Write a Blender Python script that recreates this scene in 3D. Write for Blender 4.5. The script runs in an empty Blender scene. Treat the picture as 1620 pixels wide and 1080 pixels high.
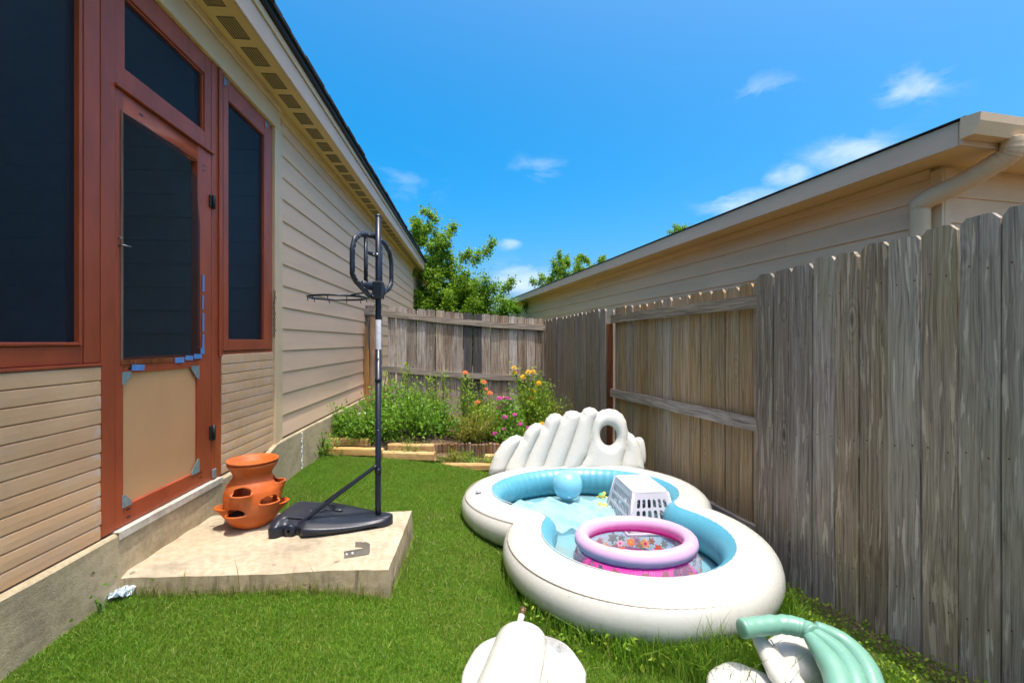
import bpy, math, random
import numpy as np
from mathutils import Vector, Matrix, Quaternion
random.seed(7)
rng = np.random.default_rng(7)
scene = bpy.context.scene
COL = scene.collection

# ------------------------------------------------------------------ camera, sky, sun, exposure
FPX = 740.0                                    # focal length in pixels of a 1620 wide picture
EYE = 1.3
cam_d = bpy.data.cameras.new('camera')
cam_d.sensor_width = 36.0
cam_d.lens = 36.0 * FPX / 1620.0
cam_d.clip_start = 0.05
cam_d.clip_end = 2000.0
cam = bpy.data.objects.new('camera', cam_d)
COL.objects.link(cam)
cam.location = (0, 0, EYE)
cam.rotation_euler = (math.radians(90), 0, 0)
scene.camera = cam

SUN = Vector((0.135, -0.17, 1.0)).normalized()
SUN_STRENGTH = 2.0
SKY_STRENGTH = 0.15
EXPOSURE = 1.2
scene.view_settings.view_transform = 'Standard'
scene.view_settings.look = 'None'
scene.view_settings.gamma = 1.0
scene.view_settings.use_curve_mapping = False
scene.view_settings.exposure = EXPOSURE
scene.cycles.use_denoising = True
scene.cycles.max_bounces = 6
scene.cycles.diffuse_bounces = 3
scene.cycles.glossy_bounces = 2
scene.cycles.use_adaptive_sampling = True
scene.cycles.adaptive_threshold = 0.025
scene.cycles.transparent_max_bounces = 10
scene.cycles.caustics_reflective = False
scene.cycles.caustics_refractive = False

world = bpy.data.worlds.new('World')
scene.world = world
world.use_nodes = True
wt = world.node_tree
wt.nodes.clear()
w_out = wt.nodes.new('ShaderNodeOutputWorld')
w_bg = wt.nodes.new('ShaderNodeBackground')
w_bg.inputs['Strength'].default_value = SKY_STRENGTH
w_sky = wt.nodes.new('ShaderNodeTexSky')
w_sky.sky_type = 'NISHITA'
w_sky.sun_disc = False
w_sky.sun_elevation = math.asin(SUN.z)
w_sky.sun_rotation = math.atan2(SUN.x, SUN.y)
w_sky.altitude = 200
w_sky.air_density = 0.7
w_sky.dust_density = 6.0
w_sky.ozone_density = 3.0
w_hs = wt.nodes.new('ShaderNodeHueSaturation')
w_hs.inputs['Saturation'].default_value = 1.72
w_hs.inputs['Value'].default_value = 1.0
w_hs.inputs['Hue'].default_value = 0.482
wt.links.new(w_sky.outputs[0], w_hs.inputs['Color'])
# small fair-weather clouds: elliptical patches in azimuth/elevation, broken up by noise
w_tc = wt.nodes.new('ShaderNodeTexCoord')
w_sep = wt.nodes.new('ShaderNodeSeparateXYZ')
wt.links.new(w_tc.outputs['Generated'], w_sep.inputs[0])
def wmath(op, a, b=None, clamp=False):
    n = wt.nodes.new('ShaderNodeMath'); n.operation = op; n.use_clamp = clamp
    for i, v in enumerate((a, b)):
        if v is None: continue
        if isinstance(v, (int, float)): n.inputs[i].default_value = v
        else: wt.links.new(v, n.inputs[i])
    return n.outputs[0]
w_az = wmath('ARCTAN2', w_sep.outputs[0], w_sep.outputs[1])
w_el = wmath('ARCSINE', w_sep.outputs[2])
w_map = wt.nodes.new('ShaderNodeMapping')
w_map.inputs['Scale'].default_value = (1, 1, 2.2)
wt.links.new(w_tc.outputs['Generated'], w_map.inputs[0])
w_ns = wt.nodes.new('ShaderNodeTexNoise')
w_ns.inputs['Scale'].default_value = 13.0
w_ns.inputs['Detail'].default_value = 7.0
w_ns.inputs['Roughness'].default_value = 0.6
w_ns.inputs['Distortion'].default_value = 0.4
wt.links.new(w_map.outputs[0], w_ns.inputs['Vector'])
cloud = None
# azimuth, elevation (degrees), half-widths (degrees), weight; a scatter all round the sky
CL = [(3.8, 20.2, 3.6, 1.4, .55), (40.6, 22.4, 3.0, 1.8, .75), (28.0, 25.6, 4.0, 1.2, .5), (35.6, 18.1, 4.2, 1.7, .85),
      (30.7, 17.0, 3.0, 1.3, .8), (26.0, 15.0, 4.5, 1.5, .9), (1.4, 7.6, 4.2, 2.2, 1.0), (0.0, 11.9, 1.8, 0.9, .7),
      (-13.0, 18.3, 5.0, 2.4, .35)]
crng = random.Random(3)
for k in range(5):
    CL.append((crng.uniform(60, 320), crng.uniform(6, 40), crng.uniform(2.5, 6), crng.uniform(1, 2.4), crng.uniform(.4, .9)))
for az, el, ha, he, wgt in CL:
    if az > 180: az -= 360
    da = wmath('DIVIDE', wmath('SUBTRACT', w_az, math.radians(az)), math.radians(ha))
    de = wmath('DIVIDE', wmath('SUBTRACT', w_el, math.radians(el)), math.radians(he))
    r2 = wmath('ADD', wmath('MULTIPLY', da, da), wmath('MULTIPLY', de, de))
    m = wmath('MULTIPLY', wmath('EXPONENT', wmath('MULTIPLY', r2, -1.0)), wgt)
    cloud = m if cloud is None else wmath('MAXIMUM', cloud, m)
w_cov = wmath('MULTIPLY', wmath('SUBTRACT', wmath('ADD', wmath('MULTIPLY', cloud, 0.55), w_ns.outputs[0]), 0.62), 1.05, True)
w_cov = wmath('MULTIPLY', w_cov, wmath('MULTIPLY', cloud, 1.6, True))
w_mix = wt.nodes.new('ShaderNodeMixRGB')
w_mix.inputs[2].default_value = (3.6, 3.75, 4.2, 1)
wt.links.new(w_cov, w_mix.inputs[0])
wt.links.new(w_hs.outputs[0], w_mix.inputs[1])
wt.links.new(w_mix.outputs[0], w_bg.inputs['Color'])
wt.links.new(w_bg.outputs[0], w_out.inputs['Surface'])

sun_d = bpy.data.lights.new('sun', 'SUN')
sun_d.energy = SUN_STRENGTH
sun_d.angle = math.radians(0.53)
sun_d.color = (1.0, 0.955, 0.88)
sun = bpy.data.objects.new('sun', sun_d)
COL.objects.link(sun)
sun.rotation_euler = SUN.to_track_quat('Z', 'Y').to_euler()
sun.location = (2, -2, 12)

# ------------------------------------------------------------------ materials
class Mat:
    def __init__(s, name):
        s.m = bpy.data.materials.new(name); s.m.use_nodes = True
        s.nt = s.m.node_tree
        s.b = s.nt.nodes['Principled BSDF']
        s.out = s.nt.nodes['Material Output']
    def n(s, t, ins=None, **props):
        nd = s.nt.nodes.new(t)
        for k, v in props.items(): setattr(nd, k, v)
        for k, v in (ins or {}).items(): s.put(nd.inputs[k], v)
        return nd
    def put(s, sock, v):
        if isinstance(v, bpy.types.NodeSocket): s.nt.links.new(v, sock)
        else:
            if isinstance(v, tuple) and len(v) == 3 and sock.type == 'RGBA': v = v + (1,)
            sock.default_value = v
    def math(s, op, a, b=0.0, clamp=False):
        nd = s.n('ShaderNodeMath', {0: a, 1: b}, operation=op); nd.use_clamp = clamp
        return nd.outputs[0]
    def ramp(s, fac, stops):
        nd = s.n('ShaderNodeValToRGB', {0: fac})
        el = nd.color_ramp.elements
        while len(el) < len(stops): el.new(0.5)
        for e, (p, c) in zip(el, stops):
            e.position = p
            e.color = (c, c, c, 1) if isinstance(c, (int, float)) else tuple(c) + (1,)
        return nd.outputs[0]
    def mix(s, fac, a, b, mode='MIX'):
        nd = s.n('ShaderNodeMixRGB', {0: fac, 1: a, 2: b}, blend_type=mode)
        return nd.outputs[0]
    def noise(s, vec, scale, detail=4, rough=0.55, dist=0.0):
        return s.n('ShaderNodeTexNoise', {'Vector': vec, 'Scale': scale, 'Detail': detail, 'Roughness': rough, 'Distortion': dist}).outputs[0]
    def coords(s, scale=(1, 1, 1), rand=True, kind='Object'):
        tc = s.n('ShaderNodeTexCoord').outputs[kind]
        if rand:
            oi = s.n('ShaderNodeObjectInfo').outputs['Random']
            cx = s.n('ShaderNodeCombineXYZ', {0: s.math('MULTIPLY', oi, 31.7), 1: s.math('MULTIPLY', oi, 57.3), 2: s.math('MULTIPLY', oi, 83.1)})
            tc = s.n('ShaderNodeVectorMath', {0: tc, 1: cx.outputs[0]}, operation='ADD').outputs[0]
        return s.n('ShaderNodeMapping', {'Vector': tc, 'Scale': scale}).outputs[0]
    def bump(s, h, strength=0.3, dist=0.01):
        s.put(s.b.inputs['Normal'], s.n('ShaderNodeBump', {'Strength': strength, 'Distance': dist, 'Height': h}).outputs[0])

def paint(name, col, rough=0.5, vary=0.12, scale=9, bump=0.1, bscale=60, metallic=0.0, spec=0.4, coat=0.0, stretch=(1, 1, 1), dirt=None, dirt_amt=0.0):
    q = Mat(name); v = q.coords(stretch)
    n1 = q.noise(v, scale, 5); n2 = q.noise(v, bscale, 4)
    c = tuple(col)
    lo = tuple(x * (1 - vary) for x in c); hi = tuple(min(1, x * (1 + vary)) for x in c)
    cc = q.ramp(n1, [(0.3, lo), (0.7, hi)])
    if dirt_amt > 0:
        dm = q.ramp(q.noise(v, scale * .45, 6, .65), [(0.5, 0.0), (0.72, dirt_amt)])
        cc = q.mix(dm, cc, dirt)
    q.put(q.b.inputs['Base Color'], cc)
    q.put(q.b.inputs['Roughness'], q.ramp(n2, [(0.2, max(0, rough - .08)), (0.8, min(1, rough + .08))]))
    q.b.inputs['Metallic'].default_value = metallic
    q.b.inputs['Specular IOR Level'].default_value = spec
    q.b.inputs['Coat Weight'].default_value = coat
    if bump > 0: q.bump(n2, bump, 0.004)
    return q.m

def wood(name, dark, mid, light, axis=2, satv=.25, gs=52.0, fleck=0.0, fleck_col=(.46, .40, .31), tint=0.25, stain=None, stain_amt=0.0, bump=0.5):
    q = Mat(name)
    sc = [gs, gs, gs]; sc[axis] = 2.0
    base = q.coords()
    warp = q.n('ShaderNodeTexNoise', {'Vector': q.n('ShaderNodeMapping', {'Vector': base, 'Scale': tuple(5.0 if i != axis else 1.4 for i, x in enumerate(sc))}).outputs[0], 'Scale': 1.0, 'Detail': 2.0}).outputs['Color']
    wv = q.n('ShaderNodeVectorMath', {0: q.n('ShaderNodeVectorMath', {0: warp, 1: (0.5, 0.5, 0.5)}, operation='SUBTRACT').outputs[0], 1: (.05, .05, .05)}, operation='MULTIPLY').outputs[0]
    vec = q.n('ShaderNodeVectorMath', {0: base, 1: wv}, operation='ADD').outputs[0]
    # knots
    ks = [5.5, 5.5, 5.5]; ks[axis] = 2.0
    kn = q.n('ShaderNodeTexVoronoi', {'Vector': q.n('ShaderNodeMapping', {'Vector': vec, 'Scale': tuple(ks)}).outputs[0], 'Scale': 1.0, 'Randomness': 1.0})
    kd = kn.outputs['Distance']
    kcol = q.n('ShaderNodeSeparateColor', {0: kn.outputs['Color']}).outputs[0]
    kon = q.ramp(kcol, [(0.5, 0.0), (0.55, 1.0)])
    kmask = q.math('MULTIPLY', q.ramp(kd, [(0.03, 1.0), (0.075, 0.0)]), kon)
    khalo = q.math('MULTIPLY', q.ramp(kd, [(0.05, 1.0), (0.30, 0.0)]), kon)
    ring = q.math('MULTIPLY', q.math('SINE', q.math('MULTIPLY', kd, 70.0)), q.math('MULTIPLY', khalo, 0.07))
    g1 = q.noise(q.n('ShaderNodeMapping', {'Vector': vec, 'Scale': tuple(sc)}).outputs[0], 1.0, 6, .62)
    sc2 = [x * 3.6 for x in sc]; sc2[axis] = 3.0
    g2 = q.noise(q.n('ShaderNodeMapping', {'Vector': vec, 'Scale': tuple(sc2)}).outputs[0], 1.0, 3, .6)
    g = q.math('ADD', q.math('ADD', q.math('MULTIPLY', g1, 0.60), q.math('MULTIPLY', g2, 0.40)), ring)
    col = q.ramp(g, [(0.36, dark), (0.5, mid), (0.64, light)])
    big = q.noise(base, 1.7, 3)
    col = q.mix(q.ramp(big, [(0.35, 0.0), (0.7, 0.45)]), col, q.mix(1.0, col, (.62, .56, .50), 'MULTIPLY'))
    if stain is not None:
        sm = q.ramp(q.noise(q.n('ShaderNodeMapping', {'Vector': base, 'Scale': tuple(6.0 if i != axis else 1.1 for i in range(3))}).outputs[0], 1.0, 4, .6), [(0.48, 0.0), (0.66, stain_amt)])
        col = q.mix(sm, col, q.mix(.75, col, stain))
    if fleck > 0:
        fs = [44.0] * 3; fs[axis] = 3.4
        fm = q.noise(q.n('ShaderNodeMapping', {'Vector': vec, 'Scale': tuple(fs)}).outputs[0], 1.0, 5, .55, .25)
        fm2 = q.noise(base, 2.6, 2)
        fmk = q.ramp(q.math('ADD', fm, q.math('MULTIPLY', q.math('SUBTRACT', fm2, .5), .35)), [(0.655 - fleck * .075, 0.0), (0.685 - fleck * .075, 1.0)])
        col = q.mix(q.math('MULTIPLY', fmk, .8), col, q.mix(g1, q.mix(1, fleck_col, (.7, .7, .7), 'MULTIPLY'), fleck_col))
    else:
        fmk = None
    col = q.mix(q.math('MULTIPLY', kmask, .8), col, tuple(.35 * x for x in dark))
    # every board its own tone
    oi = q.n('ShaderNodeObjectInfo').outputs['Random']
    val = q.n('ShaderNodeMapRange', {0: oi, 3: 1 - tint, 4: 1 + tint}).outputs[0]
    oi2 = q.math('FRACT', q.math('MULTIPLY', oi, 17.31))
    hs = q.n('ShaderNodeHueSaturation', {'Value': val, 'Saturation': q.n('ShaderNodeMapRange', {0: oi2, 3: 1 - satv * 1.1, 4: 1 + satv}).outputs[0], 'Color': col})
    q.put(q.b.inputs['Base Color'], hs.outputs[0])
    q.b.inputs['Roughness'].default_value = 0.85
    q.b.inputs['Specular IOR Level'].default_value = 0.2
    h = q.math('SUBTRACT', g, q.math('MULTIPLY', kmask, .5))
    if fmk is not None: h = q.math('SUBTRACT', h, q.math('MULTIPLY', fmk, .25))
    q.bump(h, bump, 0.006)
    return q.m

def leafmat(name, stops, trans=0.4, tcol=(.30, .52, .05), rough=0.5, patch=None):
    q = Mat(name)
    rnd = q.n('ShaderNodeNewGeometry').outputs['Random Per Island']
    col = q.ramp(rnd, stops)
    if patch is not None:
        pos = q.n('ShaderNodeNewGeometry').outputs['Position']
        pm = q.math('MULTIPLY', q.ramp(q.noise(pos, 2.4, 5, .6), [(.42, 0.0), (.72, .75)]), q.ramp(rnd, [(.2, .3), (.8, 1.0)]))
        col = q.mix(pm, col, patch)
    q.put(q.b.inputs['Base Color'], col)
    q.b.inputs['Roughness'].default_value = rough
    q.b.inputs['Specular IOR Level'].default_value = 0.3
    tr = q.n('ShaderNodeBsdfTranslucent', {0: q.mix(.6, col, tcol)})
    mx = q.n('ShaderNodeMixShader', {0: trans, 1: q.b.outputs[0], 2: tr.outputs[0]})
    q.nt.links.new(mx.outputs[0], q.out.inputs['Surface'])
    return q.m

def concrete(name, col, stain=(.12, .11, .085), streak=False):
    q = Mat(name); v = q.coords(rand=False)
    n1 = q.noise(v, 3.2, 8, .68); n2 = q.noise(v, 26, 6, .6); n3 = q.noise(v, 160, 3)
    c = q.ramp(n1, [(0.28, tuple(x * .55 for x in col)), (0.5, col), (0.75, tuple(min(1, x * 1.28) for x in col))])
    c = q.mix(q.ramp(n2, [(.35, .5), (.6, 0.0)]), c, q.mix(1, c, (.62, .58, .48), 'MULTIPLY'))
    st = q.noise(v, 1.6, 5, .6)
    c = q.mix(q.ramp(st, [(.5, 0), (.68, .6)]), c, q.mix(.55, c, stain))
    if streak:
        nrm = q.n('ShaderNodeNewGeometry').outputs['Normal']
        up = q.n('ShaderNodeSeparateXYZ', {0: nrm}).outputs[2]
        side = q.ramp(up, [(.3, 1.0), (.6, 0.0)])
        vs = q.n('ShaderNodeMapping', {'Vector': v, 'Scale': (38, 38, 1.2)}).outputs[0]
        sk = q.ramp(q.noise(vs, 1.0, 4, .6), [(.52, 0.0), (.66, .75)])
        patch = q.ramp(q.noise(v, 4.5, 2), [(.42, 0.0), (.6, 1.0)])
        c = q.mix(q.math('MULTIPLY', q.math('MULTIPLY', sk, side), patch), c, (.10, .09, .065))
        c = q.mix(q.math('MULTIPLY', side, .35), c, q.mix(1, c, (.85, .74, .5), 'MULTIPLY'))
    pv = q.n('ShaderNodeTexVoronoi', {'Vector': v, 'Scale': 11.0})
    pc = q.n('ShaderNodeSeparateColor', {0: pv.outputs['Color']}).outputs[1]
    pit = q.math('MULTIPLY', q.ramp(q.math('ADD', pv.outputs['Distance'], q.math('MULTIPLY', q.math('SUBTRACT', n2, .5), .25)), [(.10, 1.0), (.17, 0.0)]), q.ramp(pc, [(.72, 0.0), (.76, 1.0)]))
    c = q.mix(q.math('MULTIPLY', pit, .7), c, tuple(.3 * x for x in col))
    q.put(q.b.inputs['Base Color'], c)
    q.b.inputs['Roughness'].default_value = .92
    q.b.inputs['Specular IOR Level'].default_value = .2
    h = q.math('SUBTRACT', q.math('ADD', q.math('MULTIPLY', n2, .6), q.math('MULTIPLY', n3, .4)), pit)
    q.bump(h, .55, .008)
    return q.m

def vinyl(name, col, rough=0.38, dirt=(.45, .38, .22), dirt_amt=.18, sss=0.0, spec=.5, pucker=0.12):
    q = Mat(name); v = q.coords()
    n1 = q.noise(v, 5, 6, .65); n2 = q.noise(v, 2.0, 3); n3 = q.noise(v, 45, 4)
    c = q.mix(q.ramp(n1, [(.52, 0.0), (.75, dirt_amt)]), col, dirt)
    c = q.mix(q.ramp(n2, [(.3, .10), (.6, 0.0)]), c, q.mix(1, c, (.9, .88, .8), 'MULTIPLY'))
    sp = q.noise(v, 75, 2, .5)
    c = q.mix(q.ramp(sp, [(.735, 0.0), (.76, .55)]), c, (.20, .15, .08))
    q.put(q.b.inputs['Base Color'], c)
    q.put(q.b.inputs['Roughness'], q.ramp(n1, [(.3, rough - .06), (.7, rough + .14)]))
    q.b.inputs['Specular IOR Level'].default_value = spec
    if sss > 0:
        q.b.inputs['Subsurface Weight'].default_value = sss
        q.b.inputs['Subsurface Radius'].default_value = (.03, .03, .025)
        q.b.inputs['Subsurface Scale'].default_value = .5
    q.bump(q.math('ADD', q.math('MULTIPLY', n2, .8), q.math('MULTIPLY', n3, .06)), pucker, .03)
    return q.m

MT = {}
MT['siding'] = paint('siding paint', (.76, .53, .345), .62, .07, 3.0, .30, 70, stretch=(1, .22, 2.0), dirt=(.30, .23, .16), dirt_amt=.18)
MT['siding_r'] = paint('neighbour siding paint', (.74, .55, .345), .62, .08, 3.0, .30, 70, stretch=(1, .22, 2.0), dirt=(.30, .23, .15), dirt_amt=.2)
MT['trim'] = paint('cream trim paint', (.70, .52, .31), .5, .06, 4, .12, 90)
MT['fascia'] = paint('beige fascia paint', (.64, .48, .33), .5, .07, 3, .15, 60, stretch=(1, .3, 1))
MT['soffit'] = paint('soffit paint', (.76, .54, .25), .55, .05, 3, .1, 80)
MT['vent'] = paint('vent slot dark', (.20, .15, .085), .7, .1, 20, .1)
MT['red'] = paint('red brown paint', (.36, .072, .025), .42, .16, 6, .22, 45, stretch=(1, 1, .4), dirt=(.12, .03, .018), dirt_amt=.4)
MT['shingle'] = paint('dark shingle', (.035, .035, .04), .9, .4, 60, .5, 140)
MT['drip'] = paint('black drip edge', (.012, .014, .018), .35, .2, 10, .05)
MT['concrete'] = concrete('foundation concrete', (.52, .43, .27))
MT['slab'] = concrete('step concrete', (.47, .405, .285), stain=(.30, .20, .10), streak=True)
MT['ledge'] = concrete('pale sill concrete', (.62, .58, .48))
MT['panel'] = paint('tan door panel', (.62, .36, .165), .5, .05, 2.0, .08, 60, dirt=(.38, .22, .10), dirt_amt=.3)
MT['tape'] = paint('blue masking tape', (.09, .26, .56), .6, .1, 30, .1)
MT['zinc'] = paint('zinc plated steel', (.30, .32, .34), .36, .12, 30, .1, metallic=.85)
MT['zincblue'] = paint('corner brace', (.24, .33, .34), .45, .2, 40, .1, metallic=.3)
MT['blackmetal'] = paint('black hinge', (.015, .015, .016), .45, .2, 30, .1)
MT['rust'] = paint('rusty chain', (.16, .09, .05), .7, .4, 60, .2, metallic=.4)
MT['interior'] = paint('porch interior paint', (.74, .72, .66), .7, .06)
MT['white'] = paint('white paint', (.72, .70, .66), .5, .06)
MT['terracotta'] = paint('terracotta', (.52, .108, .014), .55, .18, 7, .3, 90, dirt=(.50, .27, .14), dirt_amt=.4)
MT['soil'] = paint('dark potting soil', (.03, .02, .014), .95, .4, 40, .8, 90)
MT['hoop'] = paint('navy black plastic', (.015, .020, .030), .36, .15, 12, .12, 120, dirt=(.09, .085, .075), dirt_amt=.35)
MT['hoopmetal'] = paint('navy black steel', (.012, .017, .028), .32, .12, 12, .05, 120)
MT['sticker'] = paint('white sticker', (.72, .72, .74), .45, .12, 40, .05)
MT['cream'] = vinyl('cream vinyl', (.55, .56, .505), .22, sss=.0, dirt_amt=.14, pucker=.2)
MT['blue'] = vinyl('aqua vinyl', (.085, .33, .43), .28, dirt=(.10, .30, .36), dirt_amt=.3, pucker=.2)
MT['pink'] = vinyl('pink vinyl', (.62, .39, .58), .26, dirt=(.6, .35, .5), dirt_amt=.15)
MT['magenta'] = vinyl('magenta vinyl', (.62, .015, .30), .25, dirt=(.35, .02, .2), dirt_amt=.3)
MT['mint'] = vinyl('mint vinyl', (.165, .36, .27), .28, dirt=(.2, .4, .3), dirt_amt=.2)
MT['seam'] = paint('brown seam', (.33, .27, .19), .6, .2, 40, 0)  # thin seam lines, browner than the cream vinyl
MT['ball'] = vinyl('pearl blue vinyl', (.20, .52, .66), .22, dirt=(.5, .75, .82), dirt_amt=.5)
MT['basket'] = paint('white plastic', (.58, .575, .61), .42, .04, 8, .06, 40)
MT['plasticwhite'] = paint('white pvc', (.76, .75, .73), .4, .06, 20, .05)
MT['brass'] = paint('dull brass', (.16, .11, .05), .55, .4, 60, .2, metallic=.5)
MT['petal_orange'] = leafmat('orange petal', [(0, (.75, .16, .05)), (1, (.80, .24, .08))], .25, (.9, .3, .1))
MT['petal_magenta'] = leafmat('magenta petal', [(0, (.55, .03, .28)), (1, (.66, .07, .40))], .25, (.7, .1, .4))
MT['petal_yellow'] = leafmat('yellow petal', [(0, (.80, .42, .01)), (1, (.85, .55, .02))], .25, (.9, .6, .05))
MT['petal_white'] = leafmat('petal white ink', [(0, (.92, .88, .80)), (1, (.92, .88, .80))], .5, (.92, .88, .80), .35)
MT['print_green'] = leafmat('print green ink', [(0, (.20, .72, .38)), (1, (.20, .72, .38))], .5, (.20, .72, .38), .35)
MT['print_yellow'] = leafmat('print yellow ink', [(0, (.90, .80, .25)), (1, (.90, .80, .25))], .5, (.90, .80, .25), .35)
MT['print_orange'] = leafmat('print orange ink', [(0, (.92, .48, .16)), (1, (.92, .48, .16))], .5, (.92, .48, .16), .35)
MT['ink'] = paint('grey ink', (.12, .12, .14), .6, .2)
MT['leaf_tree'] = leafmat('tree leaf', [(0, (.09, .20, .012)), (.5, (.17, .31, .018)), (1, (.27, .42, .025))], .45, (.35, .55, .04))
MT['leaf_bush'] = leafmat('bush leaf', [(0, (.07, .19, .015)), (.6, (.14, .31, .022)), (1, (.25, .42, .03))], .40, (.32, .55, .05))
MT['leaf_weed'] = leafmat('weed leaf', [(0, (.11, .23, .015)), (.6, (.22, .37, .025)), (1, (.38, .46, .04))], .40, (.35, .5, .06))
MT['leaf_dill'] = leafmat('dill leaf', [(0, (.13, .17, .02)), (.6, (.22, .24, .03)), (1, (.38, .33, .04))], .35, (.45, .45, .06))
MT['grass'] = leafmat('grass blade', [(0, (.066, .175, .010)), (.45, (.115, .255, .014)), (.9, (.165, .315, .020)), (1, (.34, .32, .10))], .30, (.22, .44, .03), .55, patch=(.16, .19, .03))
MT['drygrass'] = leafmat('dry grass blade', [(0, (.10, .17, .03)), (.6, (.20, .22, .05)), (1, (.34, .27, .12))], .3, (.4, .45, .1))
MT['bark'] = wood('bark', (.06, .045, .03), (.12, .09, .065), (.2, .16, .12), 2, bump=1.0)
MT['stem'] = paint('plant stem', (.10, .17, .035), .6, .2)
MT['timber'] = wood('raw landscape timber', (.44, .25, .085), (.58, .36, .14), (.70, .47, .21), 0, satv=.06, tint=.10, bump=.4)
MT['edging'] = wood('edging stake wood', (.10, .06, .035), (.23, .145, .085), (.38, .27, .17), 2, tint=.3)
W_GREY = ((.125, .102, .075), (.31, .258, .195), (.48, .41, .32))
W_TAN = ((.17, .125, .08), (.34, .265, .175), (.49, .395, .275))
MT['picket_near'] = wood('peeling grey picket', *W_GREY, 2, bump=.8, gs=85.0, fleck=1.0, fleck_col=(.62, .53, .40), tint=.30, stain=(.30, .25, .11), stain_amt=.5)
MT['picket_mid'] = wood('tan picket', *W_TAN, 2, tint=.15, stain=(.38, .24, .10), stain_amt=.6)
MT['picket_far'] = wood('brown picket', (.15, .12, .088), (.27, .225, .165), (.37, .315, .24), 2, fleck=.1, tint=.12)
MT['picket_back'] = wood('weathered back picket', (.15, .11, .08), (.38, .32, .255), (.60, .53, .445), 2, tint=.28, stain=(.15, .08, .04), stain_amt=.9)
MT['picket_dark'] = wood('blackened picket', (.04, .037, .035), (.085, .08, .075), (.14, .13, .125), 2, tint=.1)
MT['rail_y'] = wood('grey rail', *W_GREY, 1, tint=.12)
MT['rail_x'] = wood('weathered rail', (.17, .12, .08), (.33, .26, .19), (.47, .40, .31), 0, tint=.12)
MT['post_red'] = wood('red cedar post', (.10, .035, .018), (.19, .075, .037), (.28, .13, .07), 2, tint=.1)
MT['post_fresh'] = wood('fresh cedar board', (.22, .105, .04), (.40, .22, .095), (.52, .33, .17), 2, tint=.15)

def screen_mat(name, col, transp, sheen=.0):
    q = Mat(name); v = q.coords(rand=False)
    n = q.noise(v, 2.2, 4)
    q.put(q.b.inputs['Base Color'], q.ramp(n, [(.3, tuple(x * .8 for x in col)), (.7, tuple(x * 1.25 for x in col))]))
    q.b.inputs['Roughness'].default_value = .55
    q.b.inputs['Specular IOR Level'].default_value = .35
    wv = q.noise(q.n('ShaderNodeMapping', {'Vector': v, 'Scale': (420, 420, 420)}).outputs[0], 1.0, 0)
    q.bump(wv, .15, .002)
    tr = q.n('ShaderNodeBsdfTransparent', {0: (.8, .9, 1.0)})
    mx = q.n('ShaderNodeMixShader', {0: transp, 1: q.b.outputs[0], 2: tr.outputs[0]})
    q.nt.links.new(mx.outputs[0], q.out.inputs['Surface'])
    return q.m
MT['screen'] = screen_mat('solar screen', (.009, .016, .025), .52)
MT['screen_door'] = screen_mat('loose door screen', (.010, .011, .011), .50)

def clear_mat(name, col, amt, rough=.08):
    q = Mat(name)
    q.put(q.b.inputs['Base Color'], col)
    q.b.inputs['Roughness'].default_value = rough
    q.b.inputs['Specular IOR Level'].default_value = .6
    tr = q.n('ShaderNodeBsdfTransparent', {0: (.97, .95, .98)})
    fr = q.n('ShaderNodeLayerWeight', {0: .35}).outputs['Facing']
    f = q.math('ADD', q.math('MULTIPLY', fr, .35), amt, True)
    mx = q.n('ShaderNodeMixShader', {0: f, 1: tr.outputs[0], 2: q.b.outputs[0]})
    q.nt.links.new(mx.outputs[0], q.out.inputs['Surface'])
    return q.m
MT['clear'] = clear_mat('clear vinyl', (.55, .48, .62), .14)
MT['film'] = clear_mat('thin aqua film', (.42, .74, .84), .42, .10)

def pool_floor():
    q = Mat('wet pool floor'); v = q.coords(rand=False)
    n1 = q.noise(v, 4.0, 6, .65, .5); n2 = q.noise(v, 14, 4)
    c = q.mix(q.ramp(n1, [(.35, .75), (.65, .2)]), (.115, .37, .47), (.21, .29, .25))
    c = q.mix(q.ramp(n2, [(.55, 0.0), (.75, .5)]), c, (.26, .27, .20))
    q.put(q.b.inputs['Base Color'], c)
    q.b.inputs['Roughness'].default_value = .22
    q.bump(q.noise(v, 7, 2), .12, .02)
    return q.m
MT['floor'] = pool_floor()

def ground_mat():
    q = Mat('lawn soil')
    pos = q.n('ShaderNodeNewGeometry').outputs['Position']
    sx = q.n('ShaderNodeSeparateXYZ', {0: pos})
    n1 = q.noise(pos, 5, 6, .6); n2 = q.noise(pos, 60, 4)
    g = q.ramp(n1, [(.3, (.07, .12, .012)), (.7, (.11, .17, .02))])
    d = q.ramp(n2, [(.3, (.075, .055, .035)), (.7, (.16, .125, .085))])
    # bare earth strip along the foot of the side fence
    fx = q.math('SUBTRACT', q.math('ADD', sx.outputs[0], q.math('MULTIPLY', sx.outputs[1], .2297)), 2.30)
    m = q.ramp(q.math('ADD', q.math('ADD', fx, 1.0), q.math('MULTIPLY', q.math('SUBTRACT', n1, .5), .5)), [(.72, 0.0), (.9, 1.0)])
    q.put(q.b.inputs['Base Color'], q.mix(m, g, d))
    q.b.inputs['Roughness'].default_value = .95
    q.b.inputs['Specular IOR Level'].default_value = .1
    q.bump(n2, .8, .02)
    return q.m
MT['ground'] = ground_mat()
MT['bed'] = paint('bed soil', (.085, .058, .036), .95, .35, 12, .9, 70, dirt=(.22, .15, .07), dirt_amt=.7)
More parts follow.
